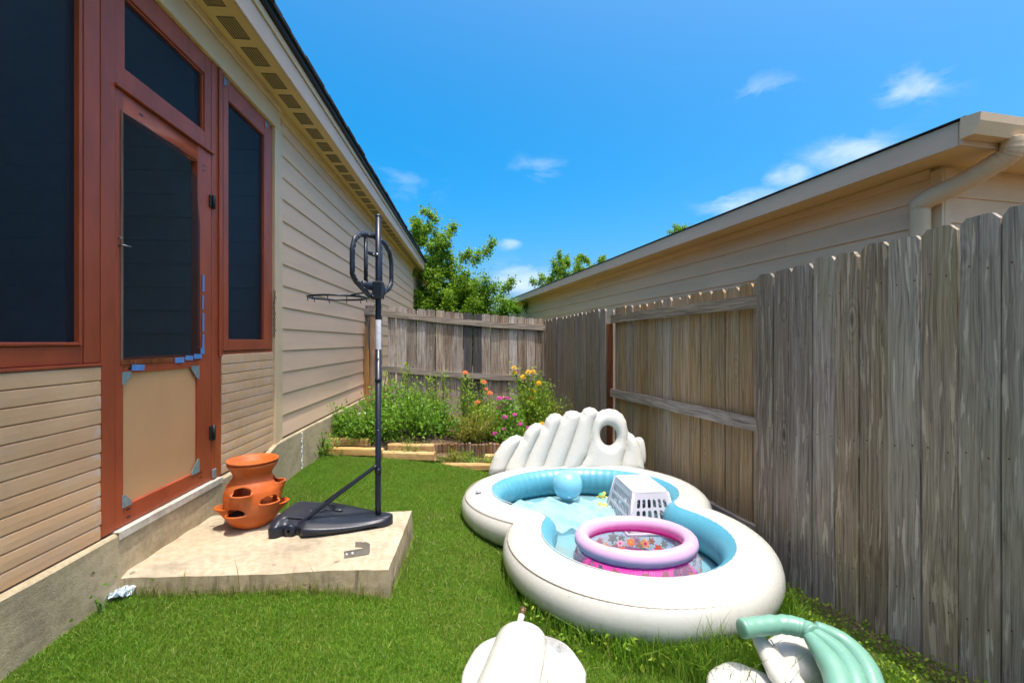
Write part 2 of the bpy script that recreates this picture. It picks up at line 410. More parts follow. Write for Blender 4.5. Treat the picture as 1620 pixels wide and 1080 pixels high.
def siding_touch():
    q = Mat('lower porch boards'); v = q.coords(rand=False)
    oc = q.n('ShaderNodeTexCoord').outputs['Object']
    s = q.n('ShaderNodeSeparateXYZ', {0: oc}).outputs[1]
    n1 = q.noise(q.n('ShaderNodeMapping', {'Vector': v, 'Scale': (1, 3, 8)}).outputs[0], 1.0, 5)
    c = q.ramp(n1, [(.3, (.62, .37, .185)), (.7, (.72, .46, .25))])
    n2 = q.noise(q.n('ShaderNodeMapping', {'Vector': v, 'Scale': (4, 16, 26)}).outputs[0], 1.0, 4, .6, .4)
    band = q.math('MULTIPLY', q.ramp(q.math('DIVIDE', s, 4.0), [(.497, 0.0), (.515, 1.0)]), q.ramp(q.math('DIVIDE', s, 4.0), [(.70, .9), (.76, .35)]))
    c = q.mix(q.math('MULTIPLY', q.ramp(n2, [(.52, 0.0), (.60, .85)]), band), c, (.60, .56, .54))
    n3 = q.noise(q.n('ShaderNodeMapping', {'Vector': v, 'Scale': (2, 2.5, 9)}).outputs[0], 1.0, 5, .6)
    c = q.mix(q.ramp(n3, [(.54, 0.0), (.72, .5)]), c, (.56, .42, .31))
    q.put(q.b.inputs['Base Color'], c)
    q.b.inputs['Roughness'].default_value = .6
    q.bump(q.noise(v, 80, 4), .2, .003)
    return q.m
MT['porchboard'] = siding_touch()
MT['glass'] = paint('dark window glass', (.02, .035, .03), .06, .1, 4, 0, spec=.8)
# ------------------------------------------------------------------ geometry helpers
def put(name, me, mat, parent=None, loc=None, rotz=None):
    o = bpy.data.objects.new(name, me)
    COL.objects.link(o)
    if mat is not None and len(me.materials) == 0: me.materials.append(mat)
    if parent is not None: o.parent = parent
    if loc is not None: o.location = loc
    if rotz is not None: o.rotation_euler = (0, 0, rotz)
    return o

def tag(o, label=None, cat=None, group=None, kind=None):
    if label: o['label'] = label
    if cat: o['category'] = cat
    if group: o['group'] = group
    if kind: o['kind'] = kind
    return o

def thing(name, label, cat, loc=(0, 0, 0), rotz=0.0, group=None):
    o = bpy.data.objects.new(name, None)
    COL.objects.link(o)
    o.empty_display_size = .1
    o.location = loc; o.rotation_euler = (0, 0, rotz)
    return tag(o, label, cat, group)

def np_mesh(name, verts, faces, smooth=False):
    verts = np.asarray(verts, np.float32); faces = np.asarray(faces, np.int32)
    me = bpy.data.meshes.new(name)
    k = faces.shape[1]; nf = len(faces)
    me.vertices.add(len(verts)); me.vertices.foreach_set('co', verts.ravel())
    me.loops.add(nf * k); me.loops.foreach_set('vertex_index', faces.ravel())
    me.polygons.add(nf); me.polygons.foreach_set('loop_start', np.arange(0, nf * k, k, dtype=np.int32))
    try: me.polygons.foreach_set('loop_total', np.full(nf, k, np.int32))
    except Exception: pass
    if smooth: me.polygons.foreach_set('use_smooth', np.ones(nf, bool))
    me.update(calc_edges=True)
    return me

class B:
    """collects shapes into one mesh"""
    def __init__(s): s.v = []; s.f = []; s.sm = []
    def add(s, v, f, smooth=False):
        o = len(s.v)
        s.v.extend(tuple(p) for p in v)
        s.f.extend(tuple(i + o for i in q) for q in f)
        s.sm.extend([smooth] * len(f))
        return s
    def box(s, x0, x1, y0, y1, z0, z1, b=0.0, M=None):
        if x1 < x0: x0, x1 = x1, x0
        if y1 < y0: y0, y1 = y1, y0
        if z1 < z0: z0, z1 = z1, z0
        lo = (x0, y0, z0); hi = (x1, y1, z1)
        if b <= 0:
            v = [(x, y, z) for x in (x0, x1) for y in (y0, y1) for z in (z0, z1)]
            f = [(0, 1, 3, 2), (4, 6, 7, 5), (0, 4, 5, 1), (2, 3, 7, 6), (0, 2, 6, 4), (1, 5, 7, 3)]
        else:
            b = min(b, .45 * min(x1 - x0, y1 - y0, z1 - z0))
            v = []; idx = {}
            for c in range(8):
                sg = [(c >> k) & 1 for k in range(3)]
                for ax in range(3):
                    p = []
                    for k in range(3):
                        e = hi[k] if sg[k] else lo[k]
                        if k != ax: e += -b if sg[k] else b
                        p.append(e)
                    idx[(c, ax)] = len(v); v.append(tuple(p))
            f = []
            for ax in range(3):
                o1, o2 = [k for k in range(3) if k != ax]
                for sd in (0, 1):
                    cs = [(sd << ax) | (i << o1) | (j << o2) for i, j in ((0, 0), (1, 0), (1, 1), (0, 1))]
                    f.append(tuple(idx[(c, ax)] for c in cs))
                for i in (0, 1):
                    for j in (0, 1):
                        ca = (i << o1) | (j << o2); cb = ca | (1 << ax)
                        f.append((idx[(ca, o1)], idx[(cb, o1)], idx[(cb, o2)], idx[(ca, o2)]))
            for c in range(8): f.append(tuple(idx[(c, ax)] for ax in range(3)))
        if M is not None: v = [tuple(M @ Vector(p)) for p in v]
        return s.add(v, f)
    def prism(s, poly, axis, a, b, M=None):
        """polygon in the two other axes (in order), extruded along axis from a to b"""
        n = len(poly); v = []
        for t in (a, b):
            for p in poly:
                q = list(p); q.insert(axis, t); v.append(tuple(q))
        f = [tuple(range(n)), tuple(range(2 * n - 1, n - 1, -1))]
        for i in range(n): f.append((i, (i + 1) % n, n + (i + 1) % n, n + i))
        if M is not None: v = [tuple(M @ Vector(p)) for p in v]
        return s.add(v, f)
    def tube(s, path, rad, n=8, cap=True, flat=1.0, up=None, smooth=True, close=False):
        path = [Vector(p) for p in path]; m = len(path)
        if not hasattr(rad, '__len__'): rad = [rad] * m
        v = []; f = []
        prev = None
        for i, p in enumerate(path):
            if close: t = path[(i + 1) % m] - path[i - 1]
            else: t = path[min(i + 1, m - 1)] - path[max(i - 1, 0)]
            t.normalize()
            if prev is None:
                r = Vector(up) if up is not None else (Vector((0, 0, 1)) if abs(t.z) < .9 else Vector((1, 0, 0)))
            else: r = prev
            u = (r - t * r.dot(t)).normalized(); prev = u
            w = t.cross(u)
            for k in range(n):
                a = 2 * math.pi * k / n
                q = p + (u * math.cos(a) * flat + w * math.sin(a)) * rad[i]
                v.append(tuple(q))
        for i in range(m if close else m - 1):
            i2 = (i + 1) % m
            for k in range(n):
                f.append((i * n + k, i * n + (k + 1) % n, i2 * n + (k + 1) % n, i2 * n + k))
        if cap and not close:
            f.append(tuple(range(n - 1, -1, -1))); f.append(tuple((m - 1) * n + k for k in range(n)))
        return s.add(v, f, smooth)
    def lathe(s, prof, n=32, M=None, smooth=True, cap=False):
        v = []; f = []; m = len(prof)
        for r, z in prof:
            for k in range(n):
                a = 2 * math.pi * k / n
                v.append((r * math.cos(a), r * math.sin(a), z))
        for i in range(m - 1):
            for k in range(n):
                f.append((i * n + k, i * n + (k + 1) % n, (i + 1) * n + (k + 1) % n, (i + 1) * n + k))
        if cap:
            f.append(tuple(range(n - 1, -1, -1))); f.append(tuple((m - 1) * n + k for k in range(n)))
        if M is not None: v = [tuple(M @ Vector(p)) for p in v]
        return s.add(v, f, smooth)
    def ellip(s, a, b, c, e1=1.0, e2=1.0, nu=32, nv=16, M=None, fn=None):
        """superellipsoid; e < 1 squarer"""
        def pw(x, e): return math.copysign(abs(x) ** e, x)
        v = []; f = []
        for i in range(nv + 1):
            t = -math.pi / 2 + math.pi * i / nv
            for k in range(nu):
                ph = 2 * math.pi * k / nu
                p = Vector((a * pw(math.cos(t), e1) * pw(math.cos(ph), e2), b * pw(math.cos(t), e1) * pw(math.sin(ph), e2), c * pw(math.sin(t), e1)))
                if fn: p = fn(p, t, ph)
                v.append(tuple(M @ p) if M is not None else tuple(p))
        for i in range(nv):
            for k in range(nu):
                f.append((i * nu + k, i * nu + (k + 1) % nu, (i + 1) * nu + (k + 1) % nu, (i + 1) * nu + k))
        return s.add(v, f, True)
    def mesh(s, name):
        me = bpy.data.meshes.new(name)
        me.from_pydata(s.v, [], s.f)
        me.polygons.foreach_set('use_smooth', np.array(s.sm, bool))
        me.update()
        return me
    def build(s, name, mat, parent=None, loc=None, rotz=None):
        return put(name, s.mesh(name), mat, parent, loc, rotz)

def smooth_path(pts, n=8):
    """Catmull-Rom through the points"""
    P = [Vector(p) for p in pts]; out = []
    for i in range(len(P) - 1):
        a = P[max(i - 1, 0)]; b = P[i]; c = P[i + 1]; d = P[min(i + 2, len(P) - 1)]
        for k in range(n):
            t = k / n
            out.append(.5 * ((2 * b) + (c - a) * t + (2 * a - 5 * b + 4 * c - d) * t * t + (3 * b - a - 3 * c + d) * t ** 3))
    out.append(P[-1])
    return out

def lerp(a, b, t): return a + (b - a) * t
def sstep(a, b, x):
    t = np.clip((x - a) / (b - a), 0, 1)
    return t * t * (3 - 2 * t)
def place(x, y, Y):
    """a spot measured off the photograph at distance Y from where it was taken"""
    return Vector(((x - 810) / FPX * Y, Y, EYE - (y - 540) / FPX * Y))

# ------------------------------------------------------------------ ground
HOUSE_X, HOUSE_ROT = -1.65, math.atan(60 / 740)
FENCE_X, FENCE_ROT = 2.30, math.atan(170 / 740)
def wall_x(Y): return HOUSE_X - Y * 60 / 740
def fence_x(Y): return FENCE_X - Y * 170 / 740
def gz(X, Y):
    X = np.asarray(X, float); Y = np.asarray(Y, float)
    Yc = np.clip(Y, -1, 9)
    xl = wall_x(Yc); xr = fence_x(Yc)
    t = (X - xl) / np.maximum(xr - xl, .5)
    zl = .15 - .018 * (Yc - 1.5)
    zr = np.clip(-.077 - .105 * (Yc - 1.94), -.19, .0)
    zp = -.055 + 0 * Yc
    z = zl + (zp - zl) * sstep(.2, .6, t)
    z = z + (zr - zp) * sstep(.78, 1.0, t)
    z = z - .12 * sstep(8, 14, Y)
    return z + .006 * np.sin(X * 5.1 + Y * 2.3) + .005 * np.sin(Y * 7.7 - X * 3.1)
gx = np.concatenate([[-400, -150, -60, -25, -12, -7, -5], np.linspace(-3.5, 3.6, 110), [5, 7, 12, 25, 60, 150, 400]])
gy = np.concatenate([[-300, -100, -30, -12, -6, -3], np.linspace(-1.5, 8.5, 150), [10, 13, 18, 28, 60, 150, 400, 900]])
GX, GY = np.meshgrid(gx, gy, indexing='ij')
GZ = gz(GX, GY)
GV = np.stack([GX, GY, GZ], -1).reshape(-1, 3)
ii, jj = np.meshgrid(np.arange(len(gx) - 1), np.arange(len(gy) - 1), indexing='ij')
ny = len(gy)
GF = np.stack([ii * ny + jj, (ii + 1) * ny + jj, (ii + 1) * ny + jj + 1, ii * ny + jj + 1], -1).reshape(-1, 4)
tag(put('ground', np_mesh('ground', GV, GF, True), MT['ground']), kind='structure')

# ------------------------------------------------------------------ left house
HS = thing('beige_house', 'long beige house with red framed screened porch and lap siding beside the lawn', 'house', (HOUSE_X, 0, 0), HOUSE_ROT)
# local frame: x = out from the wall into the yard, y = along the wall away from the viewer, z = up
Z_FND, Z_SILL, Z_SOF, Z_FRZ = .43, 1.205, 3.255, 3.05
S_END = 16.25
b = B()
fn_v = []
# foundation with a slightly uneven face
ys = np.linspace(-3, S_END + .1, 120)
for yv in ys:
    w = .004 * math.sin(yv * 3.1) + .003 * math.sin(yv * 9.7)
    top = Z_FND if yv < 3.82 else .47
    fn_v += [(.040 + w, yv, -.4), (.040 - w, yv, top - .012), (.028, yv, top), (-.30, yv, top)]
ff = []
for i in range(len(ys) - 1):
    for k in range(3):
        a = i * 4 + k
        ff.append((a, a + 4, a + 5, a + 1))
B().add(fn_v, ff).build('foundation', MT['concrete'], HS)
# pale smooth sill in front of the door
B().box(.042, .046, 2.12, 2.99, Z_FND - .028, Z_FND + .002).box(-.05, .046, 2.12, 2.99, Z_FND + .0022, Z_FND + .008, .002).build('door_sill', MT['ledge'], HS)
# caulked crack in the foundation
cb = B(); crr = random.Random(5); pz = .44
yc = 4.38
while pz > .06:
    cb.ellip(.006, .012, .014, nu=8, nv=5, M=Matrix.Translation((.043, yc + crr.uniform(-.006, .006), pz)))
    pz -= crr.uniform(.014, .026)
cb.build('crack_filler', MT['white'], HS)

# lap siding of the main wall: one object per board length
EXPO = .1842
rows = 15
def siding_row(parent, s0, s1, zb, expo, mat, name='siding_board', out=.0, axis=1):
    prof = [(out - .004, zb), (out + .020, zb), (out + .022, zb + .003), (out + .009, zb + expo + .012), (out - .004, zb + expo + .012)]
    bb = B().prism(prof, axis, s0, s1)
    return bb.build(name, mat, parent)
sr = random.Random(11)
for r in range(rows):
    s = 3.985; first = True
    while s < S_END - .01:
        ln = sr.uniform(1.2, 3.6) if first and r % 2 else 3.66
        e = min(s + ln, S_END)
        if S_END - e < .3: e = S_END
        zb = .487 + r * EXPO
        # opening for the small window near the far end
        siding_row(HS, s + .001, e - .001, zb, EXPO if r < rows - 1 else Z_SOF - zb - .012, MT['siding'])
        s = e; first = False
B().box(-.30, -.006, 3.83, S_END - .01, .40, Z_SOF + .1).build('wall_core', MT['siding'], HS)
# the end wall of the house, far side
B().box(-8, -.31, S_END - .2, S_END - .02, .2, Z_SOF + .1).build('end_wall', MT['siding'], HS)
B().box(-.02, .030, S_END - .09, S_END + .005, .45, Z_SOF - .002, .003).build('corner_trim', MT['trim'], HS)
# porch corner trim: two boards
B().box(-.03, .034, 3.812, 3.895, .445, Z_SOF - .14, .003).build('corner_trim', MT['trim'], HS)
B().box(-.03, .026, 3.899, 3.982, .452, Z_SOF - .14, .003).build('corner_trim', MT['trim'], HS)
# small far window
wdw = B().box(-.01, .045, 13.05, 13.13, 1.25, 2.80, .003).box(-.01, .045, 13.80, 13.88, 1.25, 2.80, .003).box(-.01, .045, 13.132, 13.798, 2.72, 2.80, .003).box(-.01, .050, 13.132, 13.798, 1.25, 1.32, .003).build('window', MT['trim'], HS)
B().box(.024, .030, 13.13, 13.80, 1.32, 2.72).build('pane', MT['glass'], wdw)
# frieze, soffit, fascia, roof edge
B().box(-.02, .028, -3, S_END, Z_FRZ, Z_SOF - .002, .003).build('frieze_board', MT['trim'], HS) if False else None
B().box(-.02, .040, -3, 3.90, Z_FRZ - .005, Z_SOF - .06, .004).build('frieze_board', MT['trim'], HS)
B().box(-.02, .052, -3, 3.905, Z_SOF - .057, Z_SOF - .002, .006).build('crown_moulding', MT['trim'], HS)
B().box(-.02, .034, 3.908, S_END, Z_SOF - .085, Z_SOF - .002, .004).build('frieze_board', MT['soffit'], HS)
OV = .264
soffit = B().box(-.05, OV, -3, S_END + .30, Z_SOF, Z_SOF + .012).build('soffit', MT['soffit'], HS)
vb = B()
vb.box(-.052, .052, -.105, -.098, -.004, 0).box(-.052, .052, .098, .105, -.004, 0)
for k in range(7):
    x = -.048 + k * .016
    vb.box(x - .0045, x + .0045, -.0975, .0975, -.004, -.0005)
vme = vb.mesh('soffit_vent')
vme.materials.append(MT['vent'])
for k in range(46):
    s = 2.32 + k * .2985
    if s > S_END: break
    put('soffit_vent', vme, None, soffit, (.150, s, Z_SOF - .0006))
for k in range(-8, 0):
    put('soffit_vent', vme, None, soffit, (.150, 2.32 + k * .2985, Z_SOF - .0006))
B().box(OV + .002, OV + .022, -3, S_END + .30, Z_SOF - .012, Z_SOF + .185, .003).build('fascia', MT['fascia'], HS)
B().box(OV + .0235, OV + .036, -3, S_END + .30, Z_SOF + .135, Z_SOF + .19, .003).build('fascia_trim', MT['trim'], HS)
B().box(OV - .02, OV + .065, -3, S_END + .34, Z_SOF + .192, Z_SOF + .225, .004).build('drip_edge', MT['drip'], HS)
sl = .36
roof = B()
roof.prism([(OV + .085, Z_SOF + .228), (OV + .085, Z_SOF + .240), (-5.0, Z_SOF + .240 + sl * 5.3), (-5.0, Z_SOF + .228 + sl * 5.3)], 1, -3, S_END + .36)
roof.prism([(-5.0, Z_SOF + .228 + sl * 5.3), (-5.0, Z_SOF + .240 + sl * 5.3), (-10.3, Z_SOF + .240), (-10.3, Z_SOF + .228)], 1, -3, S_END + .36)
roof.build('roof', MT['shingle'], HS)
shr = random.Random(4)
shv = B(); y = -3
while y < S_END + .3:
    w = shr.choice((.14, .17, .30))
    B_ = .014 if shr.random() < .5 else .008
    shv.box(OV + .03, OV + .088 + shr.uniform(-.006, .006), y, y + w - .008, Z_SOF + .2415, Z_SOF + .246 + B_)
    y += w
tag(shv.build('shingle_edge', MT['shingle'], HS), kind='stuff')
# gable end under the roof
B().prism([(0.0, Z_SOF + .1), (-5.0, Z_SOF + .2 + sl * 5.2), (-10.0, Z_SOF + .1)], 1, S_END - .19, S_END - .03).build('gable_wall', MT['siding'], HS)

# the screened porch
FR = .012                     # proud of the wall plane
def frame_rect(bb, s0, s1, z0, z1, w, d0, d1, ch=.003, wb=None, wt_=None):
    wb = wb or w; wt_ = wt_ or w
    bb.box(d0, d1, s0, s0 + w, z0, z1, ch).box(d0, d1, s1 - w, s1, z0, z1, ch)
    bb.box(d0, d1 - .001, s0 + w + .0005, s1 - w - .0005, z0, z0 + wb, ch).box(d0, d1 - .001, s0 + w + .0005, s1 - w - .0005, z1 - wt_, z1, ch)
    return bb
# big screen panels on the near side
for k, (s0, s1) in enumerate(((-2.9, -1.35), (-1.33, .25), (.27, 1.965))):
    fr = frame_rect(B(), s0, s1, Z_SILL + .002, Z_FRZ - .006, .012, -.05, .012, wb=.075, wt_=.08).build('window_frame', MT['red'], HS)
    frame_rect(B(), s0 + .013, s1 - .013, Z_SILL + .078, Z_FRZ - .088, .014, -.02, .022, .004).build('screen_bead', MT['red'], fr)
    B().box(-.004, -.001, s0 + .028, s1 - .028, Z_SILL + .093, Z_FRZ - .103).build('screen', MT['screen'], fr)
B().box(-.06, .018, 1.968, 2.128, Z_FND + .01, Z_FRZ - .006, .004).build('porch_post', MT['red'], HS) if False else None
B().box(-.06, .016, 1.967, 2.050, Z_SILL + .002, Z_FRZ - .006, .003).build('porch_post', MT['red'], HS)
B().box(-.06, .020, 2.052, 2.130, Z_FND + .010, Z_FRZ - .006, .003).build('door_jamb', MT['red'], HS)
B().box(-.06, .020, 2.917, 3.022, Z_FND + .010, Z_FRZ - .006, .003).build('door_jamb', MT['red'], HS)
B().box(.0205, .032, 2.985, 3.020, Z_SILL, Z_FRZ - .008, .003).build('jamb_batten', MT['red'], HS)
# transom over the door
tr = frame_rect(B(), 2.132, 2.915, 2.475, Z_FRZ - .006, .064, -.05, .016, wb=.098, wt_=.118).build('transom_frame', MT['red'], HS)
frame_rect(B(), 2.197, 2.850, 2.574, Z_FRZ - .125, .010, -.03, .006, .002).build('screen_bead', MT['red'], tr)
B().box(-.012, -.009, 2.205, 2.842, 2.582, Z_FRZ - .133).build('screen', MT['screen'], tr)
B().box(-.02, .034, 2.125, 2.925, 2.462, 2.474, .002).build('drip_cap', MT['red'], HS)
# right-hand tall screen
rw = frame_rect(B(), 3.024, 3.808, Z_SILL + .002, Z_FRZ - .006, .020, -.05, .012, wb=.03, wt_=.03).build('window_frame', MT['red'], HS)
frame_rect(B(), 3.046, 3.700, Z_SILL + .035, Z_FRZ - .040, .062, -.03, .024, .004, wb=.075, wt_=.115).build('screen_bead', MT['red'], rw)
B().box(-.03, .018, 3.7005, 3.787, Z_SILL + .035, Z_FRZ - .040, .003).build('side_casing', MT['red'], rw)
B().box(.000, .003, 3.106, 3.640, Z_SILL + .108, Z_FRZ - .153).build('screen', MT['screen'], rw)
for s, z in ((3.06, 3.0), (3.66, 3.0)):
    B().box(.025, .031, s - .012, s + .012, z - .035, z + .02, .002).tube([(.033, s, z + .015), (.046, s, z + .0), (.046, s, z - .02), (.036, s, z - .03)], .004, 6).build('screen_clip', MT['zinc'], rw)

# the screen door
DR = bpy.data.objects.new('screen_door', None); COL.objects.link(DR); DR.parent = HS
D0, D1, DZ0, DZ1 = 2.134, 2.913, .442, 2.458
d = B()
d.box(-.022, .018, D0, D0 + .050, DZ0, DZ1, .003).build('stile', MT['red'], DR)
B().box(-.022, .018, 2.772, D1, DZ0, DZ1, .003).build('stile', MT['red'], DR)
B().box(-.022, .017, D0 + .0505, 2.7715, DZ0, .535, .003).build('bottom_rail', MT['red'], DR)
B().box(-.022, .017, D0 + .0505, 2.7715, 1.150, 1.225, .003).build('middle_rail', MT['red'], DR)
B().box(-.022, .017, D0 + .0505, 2.7715, 2.362, DZ1, .003).build('top_rail', MT['red'], DR)
B().box(-.012, .004, D0 + .046, 2.776, .531, 1.154).build('kick_panel', MT['panel'], DR)
# the loose screen: a hanging sheet with its top far corner fallen away
nu, nv = 40, 50
sv = []; sf = []
nz = rng.random((8, 8))
for i in range(nu + 1):
    for j in range(nv + 1):
        u = i / nu; w = j / nv
        s = D0 + .036 + u * (2.790 - D0 - .036); z = 1.215 + w * (2.365 - 1.215)
        lo = sstep(.55, 1.0, u) * sstep(.55, 1.0, w)
        z -= .11 * lo ** 1.6 ; s -= .055 * sstep(.62, .95, w) * sstep(.75, 1, u)
        fold = .016 * math.sin(7 * (w * 1.2 - u * 1.1) + 1.2) * sstep(.15, .6, w) * math.sin(math.pi * min(1, u * 1.02))
        fold += .008 * math.sin(15 * u + 6 * w) * sstep(.3, .9, w) * math.sin(math.pi * u)
        sv.append((.0195 + abs(fold) * .8 + .02 * lo * (1 - w * .3), s, z))
for i in range(nu):
    for j in range(nv):
        a = i * (nv + 1) + j
        sf.append((a, a + nv + 1, a + nv + 2, a + 1))
B().add(sv, [f for f in sf]).build('screen', MT['screen_door'], DR)
DR.children[-1].data.polygons.foreach_set('use_smooth', np.ones(len(sf), bool))
frame_rect(B(), D0 + .028, 2.800, 1.196, 1.222, .002, .0182, .0205, .0).build('screen_edge', MT['blackmetal'], DR) if False else None
B().box(.0182, .0235, D0 + .030, 2.800, 1.190, 1.214, .002).build('screen_batten', MT['post_red'], DR)
B().box(.0182, .0225, D0 + .028, D0 + .044, 1.2145, 2.37, .002).build('screen_batten', MT['post_red'], DR)
# metal corner braces on the kick panel
for (s, z, ds, dz) in ((D0 + .050, 1.146, 1, -1), (2.772, 1.146, -1, -1), (D0 + .050, .539, 1, 1), (2.772, .539, -1, 1)):
    sz = .068 if ds < 0 else .048
    poly = [(s - ds * .012, z - dz * .012), (s + ds * sz, z - dz * .012), (s + ds * sz, z + dz * .006), (s + ds * .004, z + dz * sz), (s - ds * .012, z + dz * sz)]
    B().prism(poly, 0, .0186, .0205).build('corner_brace', MT['zincblue'], DR)
# hinges, hook, tape
for z, h in ((2.165, .075), (.735, .085)):
    B().box(.0185, .027, 2.885, 2.913, z - h / 2, z + h / 2, .002).box(.0205, .030, 2.918, 2.945, z - h / 2, z + h / 2, .002).tube([(.032, 2.915, z - h / 2 - .004), (.032, 2.915, z + h / 2 + .004)], .008, 8).build('hinge', MT['blackmetal'], DR)
B().box(.0205, .030, 2.913, 2.950, .452, .505, .002).build('kick_plate', MT['zincblue'], DR)
B().tube([(.018, D0 + .02, 1.742), (.04, D0 + .02, 1.742), (.046, D0 + .055, 1.742)], .004, 6).tube([(.018, D0 + .018, 1.775), (.034, D0 + .018, 1.775)], .004, 6).build('hook', MT['zinc'], DR)
for s0, s1, z0, z1 in ((2.805, 2.826, 1.26, 1.345), (2.806, 2.826, 1.36, 1.47), (2.803, 2.822, 1.49, 1.58), (2.806, 2.828, 1.60, 1.70),
                       (2.64, 2.715, 1.192, 1.222), (2.722, 2.80, 1.198, 1.228), (2.55, 2.63, 1.182, 1.212), (2.225, 2.315, 1.158, 1.190), (2.79, 2.83, 1.226, 1.262)):
    rr = random.random() * .008
    B().prism([(s0, z0 + rr), (s1 - rr, z0), (s1, z1 - rr), (s0 + rr, z1)], 0, .0238, .0246).build('tape_strip', MT['tape'], DR)
for s, z in ((D0 + .08, .51), (D0 + .08, .475), (2.80, .52), (2.80, .49), (D0 + .09, 1.172), (2.83, 2.36), (2.83, 2.33), (2.30, 2.41)):
    B().box(.0176, .0188, s - .012, s + .012, z - .003, z + .003).build('screw_slot', MT['blackmetal'], DR)

# lower boards on each side of the door
def porch_boards(s0, s1, zb, zt):
    n = 12; e = (zt - zb) / n
    for k in range(n):
        z = zb + k * e
        jit = random.uniform(-.004, .004)
        prof = [(-.02, z + .001), (.017, z + .001), (.020, z + .004), (.0205, z + e * .5), (.0195, z + e - .006), (.015, z + e - .002), (-.02, z + e - .002)]
        B().prism(prof, 1, s0 + jit, s1 + jit * .6).build('porch_board', MT['porchboard'], HS)
    B().box(-.03, .010, s0, s1, zb - .0, zt - .0).build('board_backing', MT['blackmetal'], HS)
for s0, s1 in ((-2.9, -.5), (-.495, 2.048)):
    porch_boards(s0, s1, Z_FND + .006, Z_SILL - .012)
porch_boards(3.030, 3.806, Z_FND + .012, Z_SILL + .012)
B().box(-.02, .027, -2.9, 2.049, Z_SILL - .011, Z_SILL + .0005, .002).build('sill_board', MT['red'], HS)
# inside of the porch
B().box(-3.0, -.06, -2.95, 3.82, .36, Z_FND - .002).build('porch_floor', MT['concrete'], HS)
B().box(-3.0, -.02, -2.95, 3.82, Z_FRZ + .01, Z_FRZ + .05).build('porch_ceiling', MT['interior'], HS)
bw = B().box(-3.1, -3.0, -2.95, 3.82, .36, Z_FRZ + .05).build('porch_back_wall', MT['interior'], HS)
for k in range(14):
    z = .44 + k * .185
    B().prism([(-3.0 + .0, z), (-3.0 + .022, z), (-3.0 + .006, z + .183), (-3.0, z + .183)], 1, -2.9, 3.8).build('inner_board', MT['interior'], bw)
for s0 in (-1.2, 1.2):
    wf = frame_rect(B(), s0, s0 + 1.0, 1.1, 2.45, .06, -2.975, -2.94).build('inner_window', MT['white'], HS)
    mb = B()
    for k in range(1, 3): mb.box(-2.972, -2.952, s0 + .06, s0 + .94, 1.16 + k * .41, 1.175 + k * .41)
    mb.box(-2.97, -2.951, s0 + .49, s0 + .51, 1.16, 2.39)
    mb.build('muntin', MT['white'], wf)
    B().box(-2.976, -2.965, s0 + .06, s0 + .94, 1.16, 2.39).build('pane', MT['glass'], wf)
B().box(-3.0, -.06, -3.0, -2.95, .0, Z_FRZ + .05).build('porch_end_wall', MT['interior'], HS)
ew = B().box(-3.0, -.06, 3.815, 3.828, .3, Z_FRZ + .05).build('porch_end_wall', MT['interior'], HS)
for k in range(14):
    z = .44 + k * .185
    B().prism([(3.8145, z), (3.792, z), (3.808, z + .183), (3.8145, z + .183)], 0, -2.98, -.07).v and None
    bb = B(); bb.add([(x, y, zz) for x in (-2.98, -.07) for (y, zz) in ((3.8145, z), (3.792, z), (3.808, z + .183), (3.8145, z + .183))], [(0, 1, 2, 3), (7, 6, 5, 4), (0, 4, 5, 1), (1, 5, 6, 2), (2, 6, 7, 3), (3, 7, 4, 0)])
    bb.build('inner_board', MT['interior'], ew)
for c0, c1 in ((.35, .98), (1.15, 1.80)):
    cv = []; cf = []; nC = 70
    for i in range(nC + 1):
        s = lerp(c0, c1, i / nC)
        for z in (.55, 1.2, 2.0, 2.92):
            cv.append((-.22 + .045 * math.sin(i * .62 + .4 * math.sin(z * 2)) + .015 * math.sin(i * 1.7), s, z))
    for i in range(nC):
        for k in range(3): cf.append((i * 4 + k, i * 4 + 4 + k, i * 4 + 5 + k, i * 4 + 1 + k))
    B().add(cv, cf, True).build('inner_curtain', MT['white'], HS)
HM = Matrix.Translation((HOUSE_X, 0, 0)) @ Matrix.Rotation(HOUSE_ROT, 4, 'Z')
# chain hanging on the window casing
ch = thing('hanging_chain', 'short rusty chain hanging down the red casing edge next to the corner trim', 'chain', HM @ Vector((.034, 3.795, 1.70)), HOUSE_ROT)
lk = B(); lk.tube([(math.cos(a) * .007, 0, math.sin(a) * .014) for a in np.linspace(0, 2 * math.pi, 11)[:-1]], .0025, 6, close=True, up=(0, 1, 0))
lme = lk.mesh('chain_link'); lme.materials.append(MT['rust'])
for k in range(17):
    o = put('chain_link', lme, None, ch, (.003 * math.sin(k), .004 * math.sin(k * .7), -k * .022), (k % 2) * 1.57 + .5)

